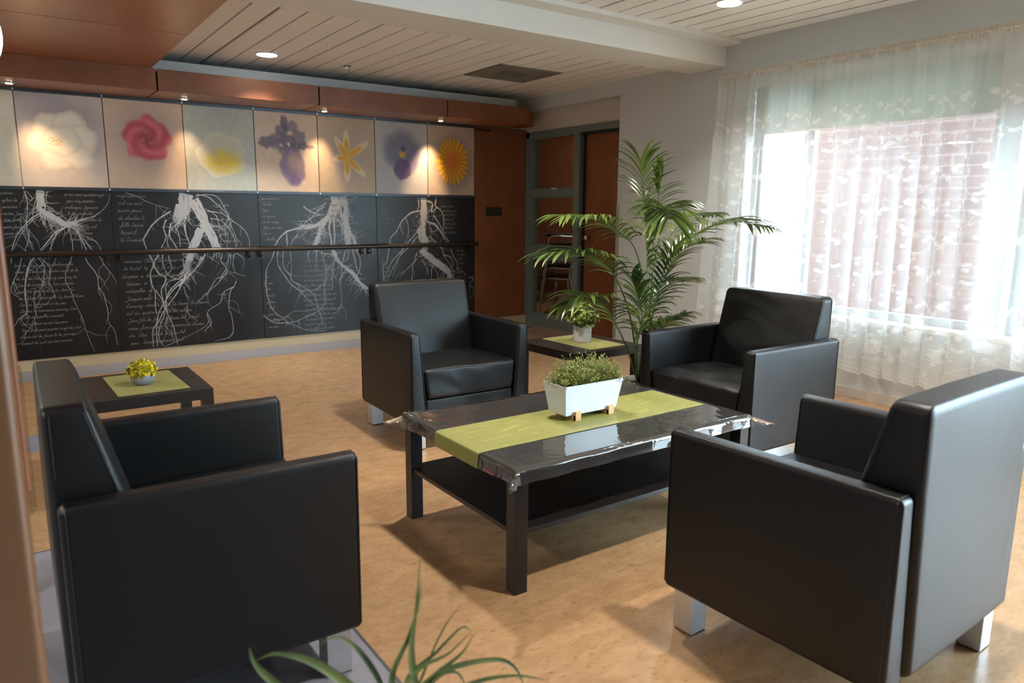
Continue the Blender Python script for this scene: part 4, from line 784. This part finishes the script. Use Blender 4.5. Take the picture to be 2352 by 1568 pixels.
bm.faces.new((up[0][0], lo[0][0], lo[0][1], up[0][1])); bm.faces.new((up[-1][0], up[-1][1], lo[-1][1], lo[-1][0]))
run = tag(obj('table_runner', bm, M['runner']), 'green woven vinyl runner along the coffee table, hanging over its left end', 'table runner')
def dashes(x0, x1, y0, y1, z, n, L, along, parent, mt, seed, gr=None):
    rr = random.Random(seed); bm = bmesh.new()
    for _ in range(n):
        x = rr.uniform(x0, x1); y = rr.uniform(y0, y1); l = L*rr.uniform(.5, 1.3)
        if along == 'x': box(bm, x, min(x1, x+l), y, y+.0012, z, z+.0003)
        else: box(bm, x, x+.0012, y, min(y1, y+l), z, z+.0003)
    return tag(obj('woven_thread', bm, mt, parent), kind='stuff')
dashes(1.31, 2.44, ya+.01, yb-.01, .4432, 60, .05, 'x', run, M['dash'], 1)
dashes(1.31, 2.44, ya+.01, yb-.01, .4432, 90, .07, 'x', run, mat('dark_green_thread', (112, 120, 46), .6), 2)
def placemat(x0, x1, y0, y1, rz, lab, seed):
    cx, cy = (x0+x1)/2, (y0+y1)/2; a, b = (x1-x0)/2, (y1-y0)/2
    t = obj('placemat', B((-a, a, -b, b, 0, .0015)), M['mat2'], loc=(cx, cy, .4502), rot=rz); tag(t, lab, 'placemat')
    dashes(-a+.01, a-.01, -b+.01, b-.01, .0015, 26, .03, 'y', t, M['dash'], seed)
placemat(.357, .656, 3.545, 4.003, .03, 'olive green placemat under the yellow green plant on the left table', 5)
placemat(2.838, 3.138, 3.250, 3.715, .02, 'olive green placemat under the bushy plant on the far side table', 6)
# ================================================================== PLANTS
def leaf(bm, p, d, up, L, w, bend=.3, n=3, mi=0, fold=0):
    d = d.normalized(); s = d.cross(up)
    if s.length < 1e-4: s = d.orthogonal()
    s.normalize(); nrm = s.cross(d).normalized(); prev = None
    for i in range(n+1):
        t = i/n; c = p+d*(L*t)-nrm*(-bend*L*t*t); ww = w*math.sin(PI*min(.97, .12+.88*t))**.8*.5 if i < n else .0004
        a = bm.verts.new(c-s*ww+nrm*fold*ww); b = bm.verts.new(c+s*ww+nrm*fold*ww)
        if prev:
            f = bm.faces.new((prev[0], prev[1], b, a)); f.material_index = mi; f.smooth = True
        prev = (a, b)
def ball_foliage(cx, cy, cz, rx, ry, rz, n, L, w, mats, seed, tipmi=1, tipf=.5, cluster=5):
    rr = random.Random(seed); bm = bmesh.new()
    for _ in range(n):
        while True:
            v = Vector((rr.uniform(-1, 1), rr.uniform(-1, 1), rr.uniform(-.6, 1)))
            if .35 < v.length < 1: break
        rad = rr.uniform(.6, 1.0); q = v.normalized(); jag = 1+.10*math.sin(q.x*7+seed)*math.cos(q.y*6)
        c = Vector((cx+q.x*rx*rad*jag, cy+q.y*ry*rad*jag, cz+q.z*rz*rad*jag))
        ax = (q+Vector((rr.uniform(-.6, .6), rr.uniform(-.6, .6), rr.uniform(-.2, .7)))).normalized()
        mi = tipmi if (rr.random() < tipf and rad > .8) else 0
        tube(bm, [c-ax*L*1.2, c], .0007, 3)
        for k in range(cluster):
            a = k*2.4+rr.random(); o1 = ax.orthogonal().normalized(); o2 = ax.cross(o1)
            dd = (ax*.7+(o1*math.cos(a)+o2*math.sin(a))).normalized()
            leaf(bm, c-ax*L*.25*k/cluster, dd, ax, L*rr.uniform(.7, 1.2), w, -.2, 2, mi)
    return bm
# yellow green plant in a grey bowl, left table
t = empty('potted_plant', (.494, 3.743, .4517)); tag(t, 'round yellow green plant in a grey bowl on the left side table', 'plant')
bm = bmesh.new(); lathe(bm, [(.030, 0), (.040, .004), (.0515, .022), (.053, .036), (.049, .052), (.045, .055), (.043, .048)], 40); obj('plant_pot', bm, M['greypot'], t, smooth=True, angle=.9)
obj('foliage', ball_foliage(0, 0, .066, .060, .060, .046, 800, .013, .0075, 0, 2, 1, .42), [M['yellowgreen'], mat('bright_yellow_bud', (222, 196, 24), .5)], t)
# boxwood plant in a concrete cylinder, far side table
t = empty('potted_plant', (2.990, 3.493, .4517)); tag(t, 'bushy dark green plant in a pale concrete cylinder pot by the palm', 'plant')
bm = bmesh.new(); lathe(bm, [(.052, 0), (.057, .003), (.060, .10), (.059, .104), (.054, .104), (.053, .09)], 44); obj('plant_pot', bm, M['concrete'], t, smooth=True, angle=.6)
obj('soil', B((-.035, .035, -.035, .035, .08, .092)), M['soil'], t)
obj('foliage', ball_foliage(0, 0, .165, .105, .105, .085, 330, .019, .012, 0, 5, 1, .45), [M['box'], mat('pale_young_leaf', (152, 162, 80), .45)], t)
# rectangular planter
t = empty('planter_box', (1.915, 2.222, .4436)); tag(t, 'white rectangular planter with feathery green plants on the green runner', 'planter')
bm = bmesh.new(); zb_, zt_ = .021, .146
def ring(hx, hy, z): return [bm.verts.new((sx*hx, sy*hy, z)) for sx, sy in ((-1, -1), (1, -1), (1, 1), (-1, 1))]
R1, R2, R3, R4 = ring(.135, .055, zb_), ring(.154, .073, zt_), ring(.149, .068, zt_), ring(.140, .060, zt_-.045)
for a_, b_ in ((R1, R2), (R2, R3), (R3, R4)):
    for k in range(4): bm.faces.new((a_[k], a_[(k+1) % 4], b_[(k+1) % 4], b_[k]))
bm.faces.new(list(reversed(R1))); bm.faces.new(R4)
o = obj('planter_body', bm, M['pwhite'], t); md = o.modifiers.new('bevel', 'BEVEL'); md.width = .0015; md.segments = 2
obj('soil', B((-.140, .140, -.060, .060, .10, .125)), M['soil'], t)
for fx in (-.082, .095): obj('wooden_foot', bbox_bev([(fx-.014, fx+.014, -.068, .060, 0, .0205), (fx-.014, fx+.014, -.071, -.056, .0, .036)], .001), M['beech'], t)
rr = random.Random(12); bm = bmesh.new()
for _ in range(640):
    x = rr.uniform(-.135, .135); y = rr.uniform(-.055, .055); e = math.hypot(x/.15, y/.08)
    h = (.086+.016*math.cos(abs(x)*40-2.6)+.012*rr.random()+.08*x)*(1-.40*e*e)*rr.uniform(.4, 1.1)
    if rr.random() < .03: h *= 1.35
    lean = Vector((x*.22+rr.uniform(-.022, .022), y*.55+rr.uniform(-.022, .022), h*1.15)); b0 = Vector((x, y, .118)); mi = 0 if rr.random() < .72 else 1
    P = [b0, b0+lean*.5, b0+lean+Vector((0, 0, .004))]; tube(bm, P, .0008, 3)
    m_ = 9
    for k in range(m_):
        tt = .25+.75*k/(m_-1); c = b0+lean*tt; a = k*2.4+x*90
        dd = Vector((math.cos(a), math.sin(a), .55+.5*tt)); leaf(bm, c, dd, Vector((0, 0, 1)), .0145*rr.uniform(.7, 1.2), .0034, -.25, 2, mi)
obj('foliage', bm, [M['thyme'], M['thymed']], t)
# ---- palm
pm = empty('potted_palm', (3.045, 2.995, 0)); tag(pm, 'tall arching kentia palm in a white pot between the far table and the curtain armchair', 'plant')
bm = bmesh.new(); lathe(bm, [(.085, 0), (.095, .004), (.122, .27), (.128, .275), (.128, .292), (.118, .292), (.112, .25)], 40); obj('plant_pot', bm, M['pwhite'], pm, smooth=True, angle=.7)
bm = bmesh.new(); lathe(bm, [(.113, .235), (.113, .262)], 30); obj('soil', bm, M['soil'], pm)
rr = random.Random(5); base = Vector((3.045, 2.995, 0))
for fi, (P, st, L0) in enumerate(FRONDS):
    bm = bmesh.new(); Q = [Vector(p) for p in P]; Q[0] = Vector((3.045+(Q[0].x-3.0)*.8-.03, 2.995+rr.uniform(-.03, .03), .245)); cur = [q-base for q in catmull(Q, 8)]
    n = len(cur); tube(bm, cur, [.0058-.0045*i/n for i in range(n)], 6)
    for f in bm.faces: f.material_index = 1
    i0 = int(n*st); cnt = 22
    for k in range(cnt):
        tt = k/(cnt-1); fpos = i0+(n-1-i0)*tt; ia = min(int(fpos), n-2); c = cur[ia].lerp(cur[ia+1], fpos-ia); tg = (cur[min(ia+2, n-1)]-cur[max(ia-1, 0)]).normalized()
        side = tg.cross(Vector((0, 0, 1))); 
        if side.length < .25: side = tg.cross(Vector((.8, -.6, 0)))
        side.normalize(); upv = side.cross(tg).normalized()
        if upv.z < 0: upv = -upv
        LL = 1.22*L0*(.62+.55*math.sin(PI*min(1, .18+.72*tt)))*rr.uniform(.85, 1.15)
        for s in (-1, 1):
            dd = (tg*(.55+.75*tt)+side*s*(.95-.35*tt)+upv*.35+Vector((rr.uniform(-.12, .12), rr.uniform(-.12, .12), rr.uniform(-.1, .1)))).normalized()
            # arching blade that droops under its weight
            prev = None; c0 = c.copy(); dv = dd.copy(); N = 6; wv = .0245*rr.uniform(.8, 1.15)
            for j in range(N+1):
                u = j/N; ww = wv*.5*(math.sin(PI*min(1, .10+.9*u))**.7) if j < N else .0004
                sw = dv.cross(Vector((0, 0, 1)));
                if sw.length < .05: sw = side.copy()
                sw.normalize(); a = bm.verts.new(c0+sw*ww+Vector((0, 0, ww*.35))); m_ = bm.verts.new(c0-Vector((0, 0, ww*.1))); b = bm.verts.new(c0-sw*ww+Vector((0, 0, ww*.35)))
                if prev:
                    for q in ((prev[0], prev[1], m_, a), (prev[1], prev[2], b, m_)):
                        f = bm.faces.new(q); f.smooth = True
                prev = (a, m_, b); c0 = c0+dv*LL/N; dv = (dv+Vector((0, 0, -.17-.05*u))).normalized()
    obj('frond', bm, [M['palm'], M['palmstem']], pm)
# ---- long leaved plant in the foreground
fp = empty('potted_spider_plant', (.50, 1.0, 0)); tag(fp, 'blurred long bladed green plant at the bottom edge, close to the camera', 'plant')
bm = bmesh.new(); lathe(bm, [(.08, 0), (.09, .004), (.115, .20), (.12, .205), (.12, .22), (.11, .22), (.105, .19)], 36); obj('plant_pot', bm, M['greypot'], fp, smooth=True, angle=.7)
bm = bmesh.new(); lathe(bm, [(.104, .17), (.104, .195)], 24); obj('soil', bm, M['soil'], fp)
rr = random.Random(8)
for P, wd_ in BLADES:
    Q = [Vector(p)-Vector((.50, 1.0, 0)) for p in P]; b0 = Vector((rr.uniform(-.03, .03), rr.uniform(-.03, .03), .19)); Q = [b0, b0.lerp(Q[0], .5)+Vector((0, 0, .02))]+Q
    cur = catmull(Q, 6); n = len(cur); bm = bmesh.new(); prev = None
    for i, c in enumerate(cur):
        tg = (cur[min(i+1, n-1)]-cur[max(i-1, 0)]).normalized(); s = tg.cross(Vector((-.2, 1, .1))).normalized(); w = .0085*wd_*min(1, (1-i/(n-1))*2.2+.05)
        nn = s.cross(tg); a = bm.verts.new(c+s*w); m_ = bm.verts.new(c+nn*w*.4); b = bm.verts.new(c-s*w)
        if prev:
            for q in ((prev[0], prev[1], m_, a), (prev[1], prev[2], b, m_)):
                f = bm.faces.new(q); f.smooth = True
        prev = (a, m_, b)
    obj('leaf_blade', bm, M['blade'], fp)
# ================================================================== CURTAIN
YA, YB = .35, 3.93
def fold(y, z):
    k = (2.31-z)/2.1                      # 0 at the rod, 1 at the hem
    a = .010+.026*min(1, k*1.6)
    ph = 38*y+2.2*math.sin(2.3*y+1)+1.6*math.sin(5.1*y)+.5*k*math.sin(3*y)
    v = math.sin(ph)*a+.010*math.sin(9.7*y+3)*min(1, k*2)
    v += .006*math.sin(93*y)*max(0, 1-k*2.2)
    if y > 3.5: v += .010*math.sin(70*y)*min(1, (y-3.5)*4)
    return W-.085+v
def hem(y): return .200+.030*math.sin(1.7*y+1.2)+.026*abs(math.sin(y*PI/.125))
def cpt(y, z, off=0):
    k = (2.31-z)/2.1; ph = 38*y+2.2*math.sin(2.3*y+1)+1.6*math.sin(5.1*y)+.5*k*math.sin(3*y); ay = (.022+.016*math.sin(4.3*y+.7)+.008*math.sin(11*y))*min(1, k*3)
    yy = y+.10*k*max(0, (y-3.3)/.6)+.012*math.sin(17*y)*k+ay*math.cos(ph)*(1 if y < 3.85 else max(0, (3.93-y)/.08))
    return (fold(y, z)-off, yy, z)
def curtain():
    bm = bmesh.new(); ny, nz = 900, 46; g = []
    for i in range(ny+1):
        y = YA+(YB-YA)*i/ny; zb_ = hem(y); g.append([bm.verts.new(cpt(y, zb_+(2.285-zb_)*j/nz)) for j in range(nz+1)])
    for i in range(ny):
        for j in range(nz):
            f = bm.faces.new((g[i][j], g[i+1][j], g[i+1][j+1], g[i][j+1])); f.smooth = True
    return bm
cu = empty('lace_curtain', (0, 0, 0)); tag(cu, 'sheer white lace curtain with floral pattern and scalloped hem over the window', 'curtain')
obj('sheer_panel', curtain(), M['sheer'], cu)
bm = bmesh.new(); prev = None; ny = 1500
for i in range(ny+1):
    y = YA+(YB-YA)*i/ny; v = .006*math.sin(y*2*PI/.021)+.002*math.sin(y*91)
    c = [bm.verts.new((W-.085+v, y, 2.262)), bm.verts.new((W-.085+v*1.4, y, 2.287)), bm.verts.new((W-.085+v*.8, y, 2.315+.003*math.sin(y*60)))]
    if prev:
        for k in (0, 1): bm.faces.new((prev[k], c[k], c[k+1], prev[k+1]))
    prev = c
obj('gathered_heading', bm, cloth('cream_gathered_heading', (224, 216, 204), .85, .3), cu, smooth=True)
bm = bmesh.new(); tube(bm, [(W-.085, YA, 2.287), (W-.085, YB, 2.287)], .004, 8); tube(bm, [(W-.085, YB, 2.287), (W-.002, YB, 2.287)], .004, 8)
tag(obj('curtain_rod', bm, M['white']), 'thin white rod carrying the gathered lace curtain', 'curtain rod')
# lace: leaves, flowers and vines following the folds
rr = random.Random(21); bm = bmesh.new()
def poly(pts):
    vs_ = []
    for (y, z) in pts:
        if not (YA+.01 < y < YB-.005 and hem(y)+.002 < z < 2.2): return
        vs_.append(bm.verts.new(cpt(y, z, .0012)))
    if len(vs_) > 2:
        c = bm.verts.new(cpt(sum(p[0] for p in pts)/len(pts), sum(p[1] for p in pts)/len(pts), .0012))
        for k in range(len(vs_)): bm.faces.new((c, vs_[k], vs_[(k+1) % len(vs_)]))
def lleaf(y, z, a, L, w):
    pts = []
    for k in range(10):
        t = k/9 if k < 10 else 0
        pts.append((t, math.sin(PI*t**.8)*.5*(1+.25*math.sin(t*20))))
    pp = pts+[(t, -v) for t, v in reversed(pts[1:-1])]
    ca, sa = math.cos(a), math.sin(a); poly([(y+L*t*ca-w*v*sa, z+L*t*sa+w*v*ca) for t, v in pp])
def vine(pts, w=.0022):
    P = catmull([(a, b, 0) for a, b in pts], 6); prev = None
    for i, p in enumerate(P):
        q = P[min(i+1, len(P)-1)]-P[max(0, i-1)]; q.normalize(); s = (-q.y*w/2, q.x*w/2)
        if not (YA < p.x < YB and hem(p.x)+.004 < p.y < 2.2): prev = None; continue
        a = bm.verts.new(cpt(p.x+s[0], p.y+s[1], .0012)); b = bm.verts.new(cpt(p.x-s[0], p.y-s[1], .0012))
        if prev: bm.faces.new((prev[0], prev[1], b, a))
        prev = (a, b)
def flower(y, z, r, n=6):
    for k in range(n): lleaf(y, z, 2*PI*k/n+.2, r, r*.75)
def sprig(y, z, fl, s=1):
    vine([(y-.07*s*fl, z-.09*s), (y-.02*s*fl, z-.03*s), (y+.0, z+.02*s), (y+.05*s*fl, z+.06*s), (y+.10*s*fl, z+.05*s)])
    for (dy, dz, a, L) in ((.0, .025, 2.1, .036), (.005, .02, .9, .030), (.10, .05, .3, .038), (.09, .05, -1.2, .040), (-.055, -.07, 2.6, .034), (-.06, -.08, -1.9, .034)):
        aa = a if fl > 0 else PI-a; lleaf(y+dy*s*fl, z+dz*s, aa, L*s*rr.uniform(.9, 1.15), L*s*.72)
    for (dy, dz, a) in ((-.02, -.03, .1), (-.02, -.03, -.7), (.05, .06, 1.3), (.055, .062, 2.2), (-.04, -.055, 3.4)):
        aa = a if fl > 0 else PI-a; lleaf(y+dy*s*fl, z+dz*s, aa, .017*s, .007*s)
yy = YA; c = 0
while yy < YB:
    zz = .42; r_i = 0
    while zz < 1.98:
        fl = 1 if (c+r_i) % 2 else -1
        sprig(yy+.07*(r_i % 2)+rr.uniform(-.01, .01), zz+.05*(c % 2), fl, 1.0)
        if (c+r_i) % 2 == 0:
            flower(yy+.07+.07*(r_i % 2), zz+.10, .024); lleaf(yy+.09, zz+.08, -.8, .03, .02)
        zz += .205; r_i += 1
    c += 1; yy += .165
yy = YA
while yy < YB:
    for s in range(2):
        flower(yy+.03, .62-.03*s+rr.uniform(-.02, .02) if s else .50, .045, 8); lleaf(yy+.09, .56, -.4, .05, .03); lleaf(yy+.02, .44, -2, .05, .032)
    flower(yy+.09, .40, .055, 9); flower(yy+.09, .40, .03, 7)
    for q in range(6): lleaf(yy+.09+rr.uniform(-.06, .06), .32+rr.uniform(-.03, .05), rr.uniform(0, 6.2), .04, .022)
    vine([(yy, .30), (yy+.05, .34), (yy+.10, .31), (yy+.15, .35), (yy+.21, .30)], .004)
    yy += .21
tag(obj('lace_pattern', bm, M['lace'], cu), kind='stuff')
# scalloped border bands
bm = bmesh.new()
for off, wd_ in ((.000, .016), (.024, .006), (.036, .006), (.060, .004)):
    prev = None
    for i in range(1400):
        y = YA+.002+(YB-YA-.004)*i/1399; h_ = hem(y)+off
        a = bm.verts.new(cpt(y, h_, .0012)); b = bm.verts.new(cpt(y, h_+wd_, .0012))
        if prev: bm.faces.new((prev[0], a, b, prev[1]))
        prev = (a, b)
obj('scalloped_border', bm, M['lace'], cu)
for (a, b, lb) in ((1.99, 3.71, 'grey green roller shade half lowered behind the curtain, far window'), (.11, 1.83, 'grey green roller shade half lowered behind the curtain, near window')):
    s = empty('roller_shade', (0, 0, 0)); tag(s, lb, 'roller shade')
    obj('shade_cloth', B((W+.085, W+.0862, a+.02, b-.005, 1.862, 2.215)), M['shade'], s)
    obj('shade_cassette', bbox_bev([(W+.06, W+.12, a, b, 2.205, 2.25)], .004), M['white'], s)
    bm = bmesh.new(); tube(bm, [(W+.0855, a+.02, 1.858), (W+.0855, b-.005, 1.858)], .007, 8); obj('bottom_bar', bm, M['white'], s)
    # bead chain
    bm = bmesh.new(); tube(bm, [(W+.07, a+.012, 2.2), (W+.07, a+.012, 1.1)], .0018, 5); obj('pull_chain', bm, M['white'], s)
# ================================================================== ROOM BEHIND THE GLASS
def stack_chair():
    t = empty('stacking_chair')
    bm = bmesh.new()
    for s in (-1, 1):
        x = s*.23
        tube(bm, catmull([(x, .22, .0), (x, .16, .25), (x, .14, .44), (x, .22, .62), (x, .28, .90)], 5), .011, 8)
        tube(bm, catmull([(x, -.24, .0), (x, -.21, .25), (x, -.18, .43), (x, .05, .44), (x, .14, .44)], 5), .011, 8)
    tube(bm, [(-.23, .28, .90), (.23, .28, .90)], .011, 8); tube(bm, [(-.23, -.225, .12), (.23, -.225, .12)], .008, 6)
    obj('frame', bm, M['chrome'], t, smooth=True)
    bm = bmesh.new(); rbox(bm, .22, .23, .02, .012, 3, (2, 2, 1), lambda p: (p[0], p[1]-.02, p[2]+.455)); obj('seat', bm, M['leather'], t, smooth=True)
    bm = bmesh.new(); rbox(bm, .215, .016, .15, .012, 3, (2, 1, 2), lambda p: (p[0], p[1]+.245+(p[2])*.2, p[2]+.73)); obj('backrest', bm, M['leather'], t, smooth=True)
    return t
proto = stack_chair()
for i in range(5):
    o = proto if i == 0 else copy_tree(proto)
    o.location = (5.78, 7.12-.03*i, .13*i+.004); o.rotation_euler = (0, 0, math.radians(-150))
    tag(o, ['black and chrome stacking chair on the floor behind the glass screen, bottom of its stack', 'black and chrome stacking chair behind the glass, second from the bottom of its stack', 'black and chrome stacking chair behind the glass, middle of its stack', 'black and chrome stacking chair behind the glass, second from the top of its stack', 'black and chrome stacking chair behind the glass, topmost of its stack'][i], 'chair', 'stacked chairs behind the glass screen')
table('office_table', 5.2, 6.3, 7.9, 8.7, .74, .03, .04, 'wood topped table partly seen through the glass screen', mb='cherry')
tag(obj('rail_block', bbox_bev([(XR-.02, XR+.02, 6.19, 6.27, 1.4935, 1.508)], .002), mat('cream_plastic', (214, 204, 184), .5)), 'small cream block lying on the middle rail of the glass screen', 'block')  # pale box, use unknown
lo = bpy.data.lights.new('office_fill', 'AREA'); lo.shape = 'RECTANGLE'; lo.size = .6; lo.size_y = .6; lo.energy = 6; lo.color = (1, .86, .7)  # added lamp without a fixture, brightens the room behind the glass
ol = bpy.data.objects.new('office_fill', lo); C.objects.link(ol); ol.location = (5.6, 7.2, 2.58)
# unseen fill lamps added on the corridor side to brighten the room
for x, y, e in ((-1.6, 1.2, 36), (-1.6, 5.2, 30)):
    ld = bpy.data.lights.new('corridor_fill', 'AREA'); ld.shape = 'DISK'; ld.size = .3; ld.energy = e; ld.color = (1, .93, .84)
    lo = bpy.data.objects.new('corridor_fill', ld); C.objects.link(lo); lo.location = (x, y, 2.28)
